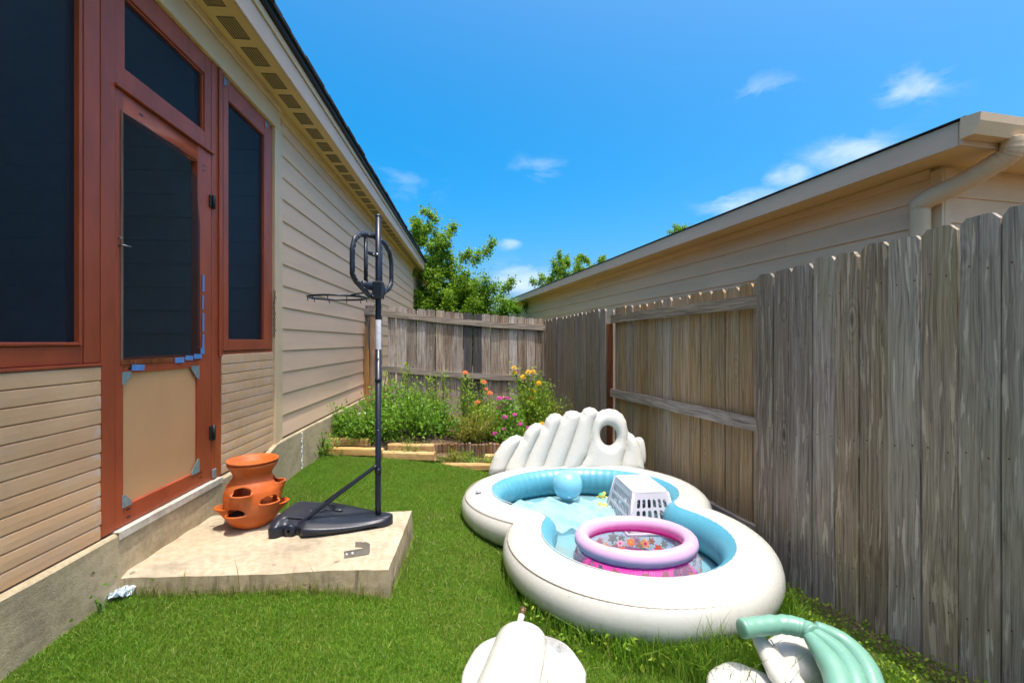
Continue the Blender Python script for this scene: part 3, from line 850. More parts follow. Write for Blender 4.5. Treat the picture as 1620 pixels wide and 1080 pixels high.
# ------------------------------------------------------------------ side fence (three bays) and back fence
def picket_mesh(name, w, h, t, seed, nails=(), mat=None):
    r = random.Random(seed)
    e = [r.uniform(-.002, .002) for _ in range(4)]
    cl = .020 + r.uniform(-.004, .006); ct = .026 + r.uniform(-.006, .006)
    n = 6
    L = [(-w / 2 + .0015 * math.sin(k * 1.9 + seed) + e[0], h * k / n * .985) for k in range(n)]
    R = [(w / 2 + .0015 * math.sin(k * 1.3 + seed * 2) + e[1], h * k / n * .985) for k in range(n)]
    poly = L + [(-w / 2, h - ct), (-w / 2 + cl, h + e[2]), (-w / 6, h + e[2] + r.uniform(-.003, .003)), (w / 6, h + e[3] + r.uniform(-.003, .003)), (w / 2 - cl, h + e[3]), (w / 2, h - ct)] + R[::-1]
    bb = B()
    bb.prism(poly, 0, -t / 2, t / 2)
    nb = len(bb.f)
    for zf in nails:
        for sy in (-1, 1):
            cy = sy * (w * .28 + r.uniform(-.01, .01)); cz = zf * h + r.uniform(-.015, .015)
            for sx in (-1, 1):
                bb.add([(sx * (t / 2 + .0006), cy + .0042 * math.cos(a) * sx, cz + .0042 * math.sin(a)) for a in np.linspace(0, 2 * math.pi, 9)[:-1]], [tuple(range(8))])
    me = bb.mesh(name)
    if nails:
        me.materials.append(mat); me.materials.append(MT['rust'])
        mi = np.zeros(len(bb.f), np.int32); mi[nb:] = 1
        me.polygons.foreach_set('material_index', mi)
    return me
def add_pickets(parent, xs, s0, s1, pitch, ztop, zbot, mat, seed, x_off, darks=()):
    r = random.Random(seed)
    meshes = []
    for k in range(6):
        me = picket_mesh('picket', pitch - .0075, 1.86, .021, seed * 10 + k, (.14, .49, .895), mat)
        meshes.append(me)
    s = s0; k = 0
    while s < s1 - .02:
        w = pitch
        me = r.choice(meshes)
        sc = s + w / 2
        zt = ztop(sc) + r.uniform(-.008, .008); zb = zbot(sc)
        o = put('picket', me, None, parent, (x_off + r.uniform(-.0055, .0055), sc, zb))
        o.scale = (1, 1 if s + w <= s1 + .03 else (s1 - s) / w, (zt - zb) / 1.86)
        o.rotation_euler = (r.uniform(-.004, .004), r.uniform(-.004, .004), r.uniform(-.05, .05) + (math.pi if r.random() < .5 else 0))
        if k in darks:
            o.data = o.data.copy(); o.data.materials[0] = MT['picket_dark']
        s += w; k += 1

SF = thing('side_fence', 'long grey dog-eared picket fence running along the lawn beside the pool', 'fence', (FENCE_X, 0, 0), FENCE_ROT)
N_END = 3.115       # local y where the near bay ends
M_END = 5.56
F_END = 7.83
near_top = lambda s: 1.726 - .062 * (s - 3.05)
near_bot = lambda s: max(-.20, -.085 - .10 * (s - 1.99)) - .0
add_pickets(SF, None, -2.75, N_END, .1435, near_top, near_bot, MT['picket_near'], 3, .0)
add_pickets(SF, None, N_END + .012, M_END - .09, .1435, lambda s: 1.70 - .012 * (s - 3.2), lambda s: -.22, MT['picket_mid'], 4, .095)
add_pickets(SF, None, M_END - .075, F_END, .1435, lambda s: 1.68 - .014 * (s - 5.5), lambda s: -.24, MT['picket_far'], 5, .0)
def rail(parent, s0, s1, z0, z1, x0, x1, mat, sag=0.0, name='rail'):
    n = 10; bb = B(); v = []; f = []
    for i in range(n + 1):
        t = i / n; s = lerp(s0, s1, t); z = lerp(z0, z1, t) - sag * math.sin(math.pi * t) + .003 * math.sin(t * 17 + s0)
        for x, dz in ((x0, -.044), (x1, -.044), (x1, .044), (x0, .044)): v.append((x, s, z + dz))
    for i in range(n):
        for k in range(4):
            f.append((i * 4 + k, i * 4 + (k + 1) % 4, i * 4 + 4 + (k + 1) % 4, i * 4 + 4 + k))
    f += [(3, 2, 1, 0), (n * 4, n * 4 + 1, n * 4 + 2, n * 4 + 3)]
    return bb.add(v, f).build(name, mat, parent)
# bay that shows its rails
rail(SF, N_END + .005, M_END - .10, 1.572, 1.553, .046, .084, MT['rail_y'])
rail(SF, N_END + .005, M_END - .02, .742, .716, .046, .084, MT['rail_y'])
rail(SF, N_END + .005, M_END - .02, .02, .0, .046, .084, MT['rail_y'])
# rails behind the near and far bays
for z in (1.45, .72, .05):
    rail(SF, -2.7, N_END - .01, z + .12, z - .02, .020, .055, MT['rail_y'])
    rail(SF, M_END - .05, F_END - .02, z, z - .03, .020, .055, MT['rail_y'])
for s, m, zt in ((N_END - .05, 'picket_mid', 1.60), (.65, 'picket_mid', 1.75), (-1.8, 'picket_mid', 1.85), (F_END + .05, 'picket_far', 1.60)):
    B().box(.114, .200, s - .043, s + .043, -.4, zt, .004).build('post', MT[m], SF)
B().box(.010, .100, M_END - .088, M_END - .005 + .005, -.4, 1.545, .004).build('post', MT['post_red'], SF) if False else None
B().box(.0105, .088, M_END - .087, M_END - .014, -.4, 1.505, .004).build('post', MT['post_red'], SF)

FM = Matrix.Translation((FENCE_X, 0, 0)) @ Matrix.Rotation(FENCE_ROT, 4, 'Z')
corner = FM @ Vector((-.012, 7.815, 0))
BF_ROT = FENCE_ROT + math.pi / 2          # local y runs from the corner to the left, local x faces away from the yard... 
# local frame for the back fence: y from the corner towards the house, x towards the yard's outside
BF = thing('back_fence', 'sagging weathered picket fence closing the yard behind the flower bed', 'fence', corner, BF_ROT)
BFM = Matrix.Translation(corner) @ Matrix.Rotation(BF_ROT, 4, 'Z')
# check which way local x points: rotate (1,0) by BF_ROT
outx = 1.0 if (BFM.to_3x3() @ Vector((1, 0, 0))).y > 0 else -1.0
LEN = 2.80
bt = lambda l: 1.665 + .172 * (l / 2.6)
add_pickets(BF, None, .02, 2.46, .1454, bt, lambda l: -.1 + .12 * l, MT['picket_back'], 6, outx * .030, darks=(7, 8))
rail(BF, -.0, 2.62, 1.523, 1.735, outx * -.018, outx * .020, MT['rail_y'], .028)
rail(BF, -.0, 2.62, .694, .905, outx * -.018, outx * .020, MT['rail_y'], .032)
rail(BF, -.0, 2.62, .02, .25, outx * -.018, outx * .020, MT['rail_y'], .01)
# end of the fence at the house: fresh post, leaning offcut, grey stub picket
B().box(outx * -.010, outx * .019, 2.655, 2.735, -.1, 1.69, .004).build('post', MT['post_fresh'], BF)
for l0, zt in ((2.575, 1.86), (2.70, 1.84)):
    o = put('picket', picket_mesh('picket', .13, zt - .2, .016, int(l0 * 10)), MT['picket_back'], BF, (outx * .03, l0 + .05, .2))
B().box(outx * -.019, outx * .021, 2.621, 2.83, 1.695, 1.785, .003).build('rail', MT['rail_y'], BF)
lean = thing('leaning_offcut', 'pointed fresh cedar offcut leaning on the end of the back fence by the house', 'board', BFM @ Vector((outx * -.055, 2.775, .24)), BF_ROT)
lp = B().prism([(-.055, 0), (.045, 0), (.045, .70), (.020, 1.28), (.0, 1.30), (-.035, .80)], 0, -.014, .014).build('plank', MT['post_fresh'], lean)
lp.rotation_euler = (0, -.03 * outx, 0)

# ------------------------------------------------------------------ neighbour's house behind the side fence
NH = thing('neighbour_house', 'tan neighbouring house with long eave rising behind the side fence', 'house', (FENCE_X, 0, 0), FENCE_ROT)
EV, ES = 1.267, 2.83                   # eave line: out from the fence, near end along it
OVR = .32
WV, WS = EV + OVR, ES + OVR
FAR = 17.7
ZE = 2.585
EXR = .190
B().box(WV + .006, WV + .2, WS + .006, FAR - OVR, -.3, ZE + .1).build('wall_core', MT['siding_r'], NH)
B().box(WV + .2, WV + 9, WS + .006, WS + .2, -.3, ZE + .1).build('wall_core', MT['siding_r'], NH)
r = 0; zb = ZE - .035 - EXR
while zb > .2:
    s = WS + .055
    first = True
    while s < FAR - OVR - .02:
        ln = (1.35 if r % 2 else 2.6) if first else 3.66
        e = min(s + ln, FAR - OVR); first = False
        B().prism([(WV + .005, zb), (WV - .018, zb), (WV - .020, zb + .003), (WV - .006, zb + EXR + .008), (WV + .005, zb + EXR + .008)], 1, s + .001, e - .001).build('siding_board', MT['siding_r'], NH)
        s = e
    # front face boards
    bb = B(); y0 = WS
    prof = [(y0 + .005, zb), (y0 - .018, zb), (y0 - .020, zb + .003), (y0 - .006, zb + EXR + .008), (y0 + .005, zb + EXR + .008)]
    bb.prism(prof, 0, WV + .055, WV + 5.0)
    bb.build('siding_board', MT['siding_r'], NH)
    zb -= EXR; r += 1
B().box(WV - .030, WV - .005, WS - .028, WS + .054, -.2, ZE - .03, .003).build('corner_trim', MT['trim'], NH)
B().box(WV - .004, WV + .054, WS - .030, WS - .006, -.2, ZE - .03, .003).build('corner_trim', MT['trim'], NH)
B().box(WV - .03, WV + .004, WS + .056, FAR - OVR, ZE - .075, ZE - .004, .003).build('frieze_board', MT['siding_r'], NH)
B().box(EV + .022, WV + .2, ES + .02, FAR, ZE - .002, ZE + .010).build('soffit', MT['soffit'], NH)
B().box(WV + .201, WV + 9, ES + .02, WS + .2, ZE - .002, ZE + .010).build('soffit', MT['soffit'], NH)
B().box(EV, EV + .020, ES - .0, FAR, ZE - .015, ZE + .145, .003).build('fascia', MT['fascia'], NH)
B().box(EV + .0, EV + 9, ES - .022, ES - .002, ZE - .015, ZE + .145, .003).build('fascia', MT['fascia'], NH)
# hip roof
rise = .30
ZR = ZE + .150
dx = 4.6
ridge_z = ZR + rise * dx
rv = [(EV - .015, ES - .05, ZR), (EV + 2 * dx, ES - .05, ZR), (EV + 2 * dx, FAR + .05, ZR), (EV - .015, FAR + .05, ZR), (EV + dx, ES + dx, ridge_z), (EV + dx, FAR - dx, ridge_z)]
rv += [(x, y, z + .008) for x, y, z in rv]
rf = [(0, 1, 4), (1, 2, 5, 4), (2, 3, 5), (3, 0, 4, 5)]
rf = [tuple(i + 6 for i in f) for f in rf] + [tuple(reversed(f)) for f in rf] + [(0, 6, 7, 1), (1, 7, 8, 2), (2, 8, 9, 3), (3, 9, 6, 0)]
rr_ = B().add(rv, rf).build('roof', MT['shingle'], NH)
def roof_at(v): return ZR + rise * v
for v, s in ((2.2, 7.3), (3.2, 13.5)):
    B().box(EV + v - .14, EV + v + .14, s - .14, s + .14, roof_at(v) - .05, roof_at(v) + .12, .02).box(EV + v - .18, EV + v + .18, s - .18, s + .18, roof_at(v) + .122, roof_at(v) + .15, .01).build('roof_vent', MT['drip'], rr_)
# gutter along the front edge and its downspout
g0, g1 = ES - .024, ES - .135
prof = [(g0, ZE + .02), (g1 + .035, ZE + .02), (g1 + .02, ZE + .055), (g1 + .004, ZE + .095), (g1, ZE + .145), (g1 + .012, ZE + .15), (g1 + .012, ZE + .14), (g1 + .03, ZE + .06), (g0 - .006, ZE + .03), (g0 - .006, ZE + .155), (g0, ZE + .155)]
gt = B().prism(prof, 0, EV - .015, EV + 5.5).build('gutter', MT['trim'], NH)
B().prism([(g0, ZE + .02), (g1 + .035, ZE + .02), (g1 + .02, ZE + .055), (g1 + .004, ZE + .095), (g1, ZE + .145), (g0, ZE + .155)], 0, EV - .019, EV - .0155).build('end_cap', MT['trim'], gt)
dpath = smooth_path([(EV + .34, ES - .085, ZE + .03), (EV + .34, ES - .08, ZE - .04), (EV + .335, ES - .03, ZE - .085), (EV + .29, ES + .15, ZE - .17), (WV - .085, ES + .36, ZE - .25), (WV - .085, ES + .40, ZE - .30), (WV - .085, ES + .40, ZE - .42), (WV - .085, ES + .40, .1)], 10)
drad = [.068 + .0036 * math.sin(i * 2.4) * (1 if 6 < i < 28 or 36 < i < 54 else .0) for i in range(len(dpath))]
B().tube(dpath, drad, 12, flat=.8).build('downspout', MT['trim'], NH)
B().box(WV - .125, WV - .02, ES + .352, ES + .448, 1.9, 1.925, .002).build('downspout_strap', MT['trim'], NH)
# ------------------------------------------------------------------ concrete step by the door
SLAB_Z = .232
SLAB = [(-1.835, 2.13), (-.585, 2.215), (-.640, 2.985), (-1.885, 2.92)]
def slab_mesh():
    n = 26; m = 18
    v = []; f = []
    def top(u, w):
        a = Vector(SLAB[0]).lerp(Vector(SLAB[1]), u); c = Vector(SLAB[3]).lerp(Vector(SLAB[2]), u)
        p = a.lerp(c, w)
        return p
    r = random.Random(2)
    for j in range(m + 1):
        for i in range(n + 1):
            u = i / n; w = j / m
            p = top(u, w)
            edge = min(u, 1 - u, w, 1 - w)
            z = SLAB_Z + .003 * math.sin(9 * u + 4 * w) + .002 * math.sin(23 * w - 7 * u)
            if edge == 0: z -= .010 + r.uniform(0, .004)
            v.append((p.x, p.y, z))
    for j in range(m):
        for i in range(n):
            a = j * (n + 1) + i
            f.append((a, a + 1, a + n + 2, a + n + 1))
    ring = [i for i in range(n + 1)] + [j * (n + 1) + n for j in range(1, m + 1)] + [m * (n + 1) + i for i in range(n - 1, -1, -1)] + [j * (n + 1) for j in range(m - 1, 0, -1)]
    o0 = len(v)
    c = Vector((-1.23, 2.55))
    for lev, (z, grow) in enumerate(((.16, .005), (.145, .006), (.139, .0065), (-.10, .010))):
        for k, i in enumerate(ring):
            p = Vector(v[i]); d = (Vector((p.x, p.y)) - c).normalized()
            v.append((p.x + d.x * (grow + r.uniform(-.001, .001)), p.y + d.y * (grow + r.uniform(-.001, .001)), z))
    L = len(ring)
    for k in range(L):
        k2 = (k + 1) % L
        f.append((ring[k2], ring[k], o0 + k, o0 + k2))
        for lev in range(3):
            a = o0 + lev * L
            f.append((a + k2, a + k, a + L + k, a + L + k2))
    return v, f
v, f = slab_mesh()
tag(B().add(v, f).build('concrete_step', MT['slab']), 'low weathered concrete step slab in front of the screen door', 'step')

# ------------------------------------------------------------------ terracotta strawberry jar
PX, PY = -1.524, 2.75
jar = thing('strawberry_jar', 'orange terracotta strawberry jar with side pockets standing on the concrete step', 'planter', (PX, PY, SLAB_Z), math.atan2(-2.75, 1.524))
jp = [(.088, .0), (.105, .008), (.128, .035), (.146, .085), (.153, .13), (.152, .17), (.145, .21), (.128, .245), (.110, .268), (.101, .285), (.103, .300), (.113, .322), (.124, .338), (.130, .345), (.134, .352), (.133, .362)]
def prof_r(z):
    for (r0, z0), (r1, z1) in zip(jp, jp[1:]):
        if z <= z1:
            t = (z - z0) / max(z1 - z0, 1e-6)
            return r0 + (r1 - r0) * t
    return jp[-1][0]
pockets = [(-24, .212), (-36, .098), (35, .150), (86, .238), (80, .118), (-88, .122), (-140, .215), (150, .10), (180, .17)]
na, nz_ = 180, 110
v = []; f = []
for j in range(nz_ + 1):
    z = .362 * j / nz_
    # smooth the profile
    r0 = sum(prof_r(min(max(z + dz, 0), .362)) for dz in (-.008, -.004, 0, .004, .008)) / 5
    for i in range(na):
        a = 2 * math.pi * i / na
        r = r0
        for pd, pz in pockets:
            da = math.degrees((a - math.radians(pd) + math.pi) % (2 * math.pi) - math.pi)
            hw = 25
            if abs(da) < hw * 1.25 and z <= pz + .002:
                k = math.cos(min(abs(da) / hw, 1) * math.pi / 2) ** .75 if abs(da) < hw else 0
                h = np.clip((z - (pz - .085)) / .085, 0, 1) ** 1.5
                r += .046 * k * h
        v.append((r * math.cos(a), r * math.sin(a), z + .0))
for j in range(nz_):
    zc = .362 * (j + .5) / nz_
    for i in range(na):
        ac = 2 * math.pi * (i + .5) / na
        hole = False
        for pd, pz in pockets:
            da = math.degrees((ac - math.radians(pd) + math.pi) % (2 * math.pi) - math.pi)
            if abs(da) < 21 and pz < zc < pz + .034 * math.sqrt(max(0, 1 - (da / 21) ** 2)) ** .6: hole = True
        if not hole: f.append((j * na + i, j * na + (i + 1) % na, (j + 1) * na + (i + 1) % na, (j + 1) * na + i))
jb = B().add(v, f, True).build('jar_body', MT['terracotta'], jar)
sm = jb.modifiers.new('thick', 'SOLIDIFY'); sm.thickness = .009; sm.offset = -1
B().lathe([(.0, .001), (.087, .001)], 32).build('jar_base', MT['terracotta'], jar)
B().lathe([(.0, .06), (.05, .062), (.13, .058)], 24).build('soil_fill', MT['soil'], jar)
sau = thing('terracotta_saucer', 'shallow terracotta saucer resting in the mouth of the strawberry jar', 'saucer', (PX, PY, SLAB_Z + .357))
B().lathe([(.0, -.022), (.085, -.022), (.100, -.020), (.118, -.004), (.133, .012), (.138, .016), (.1385, .021), (.136, .024), (.131, .023), (.116, .006), (.102, -.012), (.09, -.016), (.0, -.016)], 48).build('dish', MT['terracotta'], sau)

# ------------------------------------------------------------------ basketball hoop
HX, HY = -.785, 2.745
hoop = thing('basketball_hoop', 'dark navy portable basketball hoop with empty backboard frame on the concrete step', 'basketball hoop', (HX, HY, SLAB_Z))
# base: lofted along its axis, wheel end towards the jar
ax0 = Vector((-.545, -.02)); ax1 = Vector((.085, .005))
na_, nr_ = 34, 27
def base_pts():
    v = []
    for i in range(na_ + 1):
        t = i / na_
        c = ax0.lerp(ax1, t)
        hw = (.205 + .012 * math.sin(t * math.pi)) * (1 - .80 * max(0, (t - .30) / .70) ** 1.55)
        if t > .94: hw *= math.sqrt(max(.10, 1 - ((t - .94) / .062) ** 2))
        h = lerp(.104, .054, sstep(.05, .85, t))
        if t < .05: h *= .80 + 4 * t
        for k in range(nr_):
            q = -1 + 2 * k / (nr_ - 1)
            aq = abs(q)
            if aq > .93: z = lerp(.0, .30 * h, (1 - aq) / .07)
            elif aq > .86: z = lerp(.30 * h, .58 * h, (.93 - aq) / .07)
            elif aq > .78: z = lerp(.58 * h, .64 * h, (.86 - aq) / .08)
            elif aq > .66: z = lerp(.64 * h, .86 * h, (.78 - aq) / .12)
            elif aq > .50: z = lerp(.86 * h, .90 * h, (.66 - aq) / .16)
            elif aq > .44: z = lerp(.90 * h, h, (.50 - aq) / .06)
            else: z = h
            wq = math.copysign(min(aq, .86) / .86 if aq <= .86 else 1 - .05 * (aq - .86) / .14, q)
            # wheel notch in the side near the wide end
            if .11 < t < .27 and aq > .55:
                wq *= .80; z = min(z, .75 * h) if aq < .9 else z
            zz = z + (.016 if (aq > .97 and .25 < t < .9) else 0)
            v.append((c.x, c.y + wq * hw, zz))
    return v
v = base_pts(); f = []
for i in range(na_):
    for k in range(nr_ - 1):
        a = i * nr_ + k
        f.append((a, a + 1, a + nr_ + 1, a + nr_))
f.append(tuple(range(nr_ - 1, -1, -1))); f.append(tuple(na_ * nr_ + k for k in range(nr_)))
base = B().add(v, f).build('base_tank', MT['hoop'], hoop)
base.data.polygons.foreach_set('use_smooth', np.ones(len(f), bool))
bm_ = base.modifiers.new('soft', 'SUBSURF'); bm_.levels = 1; bm_.render_levels = 1
es = base.modifiers.new('edge', 'WEIGHTED_NORMAL')
# moulded emblem on the deck
em = B()
ec = Vector((-.355, .005, .094))
em.tube([ec + Vector((.07 * math.cos(a), .07 * math.sin(a), -.002)) for a in np.linspace(0, 2 * math.pi, 28)[:-1]], .0035, 6, close=True, up=(0, 0, 1))
em.tube([ec + Vector((.068 * math.cos(a) + .035, .045 * math.sin(a), 0.0)) for a in np.linspace(-1.3, 1.3, 10)], .0035, 6)
for dx in (-.045, -.022, .0):
    em.box(ec.x + dx - .006, ec.x + dx + .006, ec.y - .042, ec.y + .042, ec.z - .006, ec.z + .0015, .001, M=Matrix.Translation(ec) @ Matrix.Rotation(.5 if dx < -.03 else -.4, 4, 'Z') @ Matrix.Translation(-ec))
em.build('emblem', MT['hoop'], base)
B().ellip(.030, .018, .010, nu=18, nv=8, M=Matrix.Translation((-.235, .0, .080))).build('filler_cap', MT['hoop'], base)
for sy in (-1, 1):
    wb = B(); wb.lathe([(.008, -.014), (.030, -.013), (.034, -.006), (.034, .006), (.030, .013), (.008, .014)], 20, M=Matrix.Translation((-.433, -.015 + sy * .168, .035)) @ Matrix.Rotation(math.pi / 2, 4, 'X'))
    wb.build('wheel', MT['hoopmetal'], hoop)
B().tube([(-.433, -.18, .036), (-.433, .15, .036)], .006, 8).build('axle', MT['zinc'], hoop)
def cyl(p0, p1, r, n=16): return B().tube([p0, p1], r, n)
pole = B().tube([(0, 0, .02), (0, 0, .10), (0, 0, 1.02)], .0175, 16).tube([(0, 0, 1.015), (0, 0, 1.03), (0, 0, 1.38), (0, 0, 1.81)], .0165, 16).build('pole', MT['hoopmetal'], hoop)
B().lathe([(.0182, .30), (.0205, .301), (.0205, .325), (.0182, .326)], 16).lathe([(.0182, .83), (.0195, .831), (.0195, .85), (.0182, .851)], 16).build('collar', MT['hoopmetal'], pole)
B().lathe([(.0, 1.811), (.0175, 1.811), (.0175, 1.800)], 16).build('pole_cap', MT['hoop'], pole)
B().lathe([(.0172, 1.022), (.0174, 1.024), (.0174, 1.193), (.0172, 1.195)], 20).build('white_sticker', MT['sticker'], pole)
B().ellip(.004, .004, .004, nu=8, nv=6, M=Matrix.Translation((.004, -.0175, .55))).ellip(.004, .004, .004, nu=8, nv=6, M=Matrix.Translation((.004, -.0175, .97))).build('bolt', MT['zinc'], pole)
for sy, xe in ((-.17, -.41), (.15, -.41)):
    p0 = Vector((-.004, math.copysign(.017, sy), .345)); p1 = Vector((xe, sy, .045))
    B().tube([p0, p0.lerp(p1, .03), p0.lerp(p1, .97), p1], [.008, .010, .010, .009], 10).build('strut', MT['hoopmetal'], hoop)
# backboard frame in a vertical plane
fu = Vector((.098, .44, 0)).normalized(); fnrm = Vector((-fu.y, fu.x, 0))     # along the frame; towards the rim
def fp(a, z, o=0.0): return Vector((-.028, 0, 0)) + fu * a + fnrm * (o) + Vector((0, 0, z))
zc = 1.735 - SLAB_Z
outl = [(-.225, -.07), (-.225, .065), (-.20, .125), (-.14, .165), (0, .185), (.14, .165), (.20, .125), (.225, .065), (.225, -.07), (.19, -.105), (.06, -.165), (0, -.175), (-.06, -.165), (-.19, -.105)]
def bar(bb, pts, w, t, close=False):
    P = [fp(a, zc + z) for a, z in pts]
    bb.tube(P, w, 8, close=close, up=tuple(fnrm), flat=t)
    return bb
bbd = bpy.data.objects.new('backboard_frame', None); COL.objects.link(bbd); bbd.parent = hoop
dense = []
for i in range(len(outl)):
    a0 = Vector(outl[i]); a1 = Vector(outl[(i + 1) % len(outl)])
    for k in range(4): dense.append(tuple(a0.lerp(a1, k / 4)))
bar(B(), dense, .017, .75, True).build('outer_ring', MT['hoop'], bbd)
for a in (-.085, .085):
    bar(B(), [(a, -.150), (a, .168)], .014, .75).build('upright_bar', MT['hoop'], bbd)
bar(B(), [(-.085, .075), (.085, .075)], .012, .75).build('cross_bar', MT['hoop'], bbd)
bar(B(), [(-.12, -.115), (.12, -.115)], .024, .6).build('cross_bar', MT['hoop'], bbd)
rv_ = B()
for i, (a, z) in enumerate(dense[::1]):
    if i % 2 == 0:
        for o in (-.0135, .0135):
            rv_.ellip(.0035, .0035, .0035, nu=6, nv=4, M=Matrix.Translation(fp(a, zc + z, o)))
for a in (-.085, .085):
    for z in np.linspace(-.12, .14, 7):
        for o in (-.011, .011): rv_.ellip(.003, .003, .003, nu=6, nv=4, M=Matrix.Translation(fp(a, zc + z, o)))
tag(rv_.build('rivets', MT['zinc'], bbd), kind='stuff')
B().box(-.028, .028, -.032, .032, zc - .185, zc - .085, .004, M=Matrix.Identity(4)).build('mount_bracket', MT['hoop'], hoop)
for z in (zc - .10, zc - .165, zc + .07):
    B().tube([(-.02, -.03, z), (-.02, .03, z)], .005, 8).tube([(0, -.03, z), (0, -.018, z)], .008, 6).build('bolt', MT['zinc'], hoop)
rc = fp(0, 1.562 - SLAB_Z, .235)
rim = B().tube([rc + (fu * math.cos(a) + fnrm * math.sin(a)) * .165 + Vector((0, 0, .0)) for a in np.linspace(0, 2 * math.pi, 41)[:-1]], .0062, 8, close=True).build('rim', MT['hoopmetal'], hoop)
for a in (-.09, .09):
    B().tube([fp(a * .35, 1.585 - SLAB_Z, .012), fp(a * .9, 1.575 - SLAB_Z, .05), fp(a, 1.562 - SLAB_Z, .098)], .005, 6).build('rim_brace', MT['hoopmetal'], rim)
for k in range(10):
    a = 2 * math.pi * (k + .4) / 10
    c = rc + (fu * math.cos(a) + fnrm * math.sin(a)) * .165
    B().tube([c + Vector((0, 0, -.004)), c + Vector((0, 0, -.018)), c + Vector((.004, .004, -.022))], .0025, 5).build('net_hook', MT['hoopmetal'], rim)

# ------------------------------------------------------------------ bent steel strap on the step
bk = thing('steel_bracket', 'bent galvanised steel strap lying near the front edge of the concrete step', 'bracket', place(567, 880, 2.36).xy.to_3d() + Vector((0, 0, SLAB_Z + .004)), .0)
pts = [(-.050, -.060), (.0, -.040), (.046, -.018), (.056, -.002), (.048, .028), (.010, .056), (-.012, .062), (-.036, .062)]
pts = [tuple(p.xy) for p in smooth_path([(x, y, 0) for x, y in pts], 4)]
v = []; f = []
for i, (x, y) in enumerate(pts):
    hgt = .032 if i < 20 else .026
    v += [(x, y, .0), (x, y, hgt), (x - .002, y + .004, hgt), (x - .002, y + .004, .0)]
for i in range(len(pts) - 1):
    for k in range(4): f.append((i * 4 + k, i * 4 + (k + 1) % 4, i * 4 + 4 + (k + 1) % 4, i * 4 + 4 + k))
B().add(v, f).build('strap', MT['zinc'], bk)
B().box(-.045, .05, -.0, .004, .028, .034).v and None
for t in (.12, .38):
    x, y = lerp(-.050, .046, t), lerp(-.060, -.018, t) - .002
    B().lathe([(.0, .0), (.006, .0), (.006, .003), (.0, .0035)], 10, M=Matrix.Translation((x, y - .001, .018)) @ Matrix.Rotation(math.pi / 2, 4, 'X')).build('rivet', MT['plasticwhite'], bk)

# ------------------------------------------------------------------ inflatable pool
POOL = Vector((.62, 3.10, -.060))
pool = thing('inflatable_pool', 'big cream inflatable pool with aqua inside and scalloped shell backrest', 'pool', POOL)
CN = Vector((.717, 2.753)) - POOL.xy; RN = .62
CF = Vector((.545, 3.56)) - POOL.xy; FA, FB = .775, .625
TW, TH = .152, .128             # half width and half height of the tube
def sdf(p):
    d1 = (p - CN).length - RN
    q = p - CF
    k = math.sqrt((q.x / FA) ** 2 + (q.y / FB) ** 2)
    d2 = (k - 1) * min(FA, FB) if k > 0 else -FB
    kk = .05
    h = max(kk - abs(d1 - d2), 0) / kk
    return min(d1, d2) - h * h * kk / 4
NO = 420
outline = []
for i in range(NO):
    a = 2 * math.pi * i / NO
    d = Vector((math.cos(a), math.sin(a)))
    lo, hi = 0.0, 2.0
    for _ in range(40):
        mid = (lo + hi) / 2
        if sdf(d * mid) < 0: lo = mid
        else: hi = mid
    outline.append(d * lo)
# resample by arc length
def resample(pts, n):
    L = [0]
    m = len(pts)
    for i in range(m): L.append(L[-1] + (pts[(i + 1) % m] - pts[i]).length)
    out = []; j = 0
    for k in range(n):
        t = L[-1] * k / n
        while L[j + 1] < t: j += 1
        w = (t - L[j]) / max(L[j + 1] - L[j], 1e-9)
        out.append(pts[j].lerp(pts[(j + 1) % m], w))
    return out, L[-1]
outline, per = resample(outline, NO)
for _ in range(3): outline = [(outline[i - 1] + outline[i] * 2 + outline[(i + 1) % NO]) / 4 for i in range(NO)]
NR = 40
ring_pts = []; normals = []
for i in range(NO):
    t = (outline[(i + 2) % NO] - outline[i - 2]).normalized()
    normals.append(Vector((t.y, -t.x)))
pr = random.Random(9)
puck = [0.0] * NO
ph = 0
for i in range(NO):
    ph += .9 + pr.random() * .9
    puck[i] = math.sin(ph)
for i in range(NO):
    o = outline[i]; nn = normals[i]
    for k in range(NR):
        a = 2 * math.pi * k / NR
        cx, sz = math.cos(a), math.sin(a)
        ex = math.copysign(abs(cx) ** .92, cx); ez = math.copysign(abs(sz) ** .92, sz)
        rr = TW * ex
        inner = max(0, -cx) ** 2
        back = sstep(.2, .6, o.y)
        deg = 360 * k / NR
        rr += -.0018 * puck[i] * math.exp(-((deg - 112) / 14) ** 2) + .0012 * puck[(i * 2) % NO] * math.exp(-((deg - 40) / 9) ** 2)
        rr += (-.0028 * puck[i] * inner * (.25 + .75 * back)) + .0012 * puck[i] * max(0, cx) * max(0, -sz)
        z = TH + TH * ez
        if sz < -.85: z = max(z, .004)
        p = o + nn * rr
        ring_pts.append((p.x, p.y, z + .010 * math.sin(o.x * 2.2 + .5) * max(0, ez)))
outer_f = []; inner_f = []
for i in range(NO):
    for k in range(NR):
        a = (k + .5) / NR * 360
        q = (i * NR + k, i * NR + (k + 1) % NR, ((i + 1) % NO) * NR + (k + 1) % NR, ((i + 1) % NO) * NR + k)
        (inner_f if 118 < a < 245 else outer_f).append(q)
def submesh(name, v, f, mat, parent, smooth=True):
    used = sorted({i for q in f for i in q}); mp = {u: n for n, u in enumerate(used)}
    return B().add([v[u] for u in used], [tuple(mp[i] for i in q) for q in f], smooth).build(name, mat, parent)
submesh('outer_tube', ring_pts, outer_f, MT['cream'], pool)
submesh('inner_wall', ring_pts, inner_f, MT['blue'], pool)
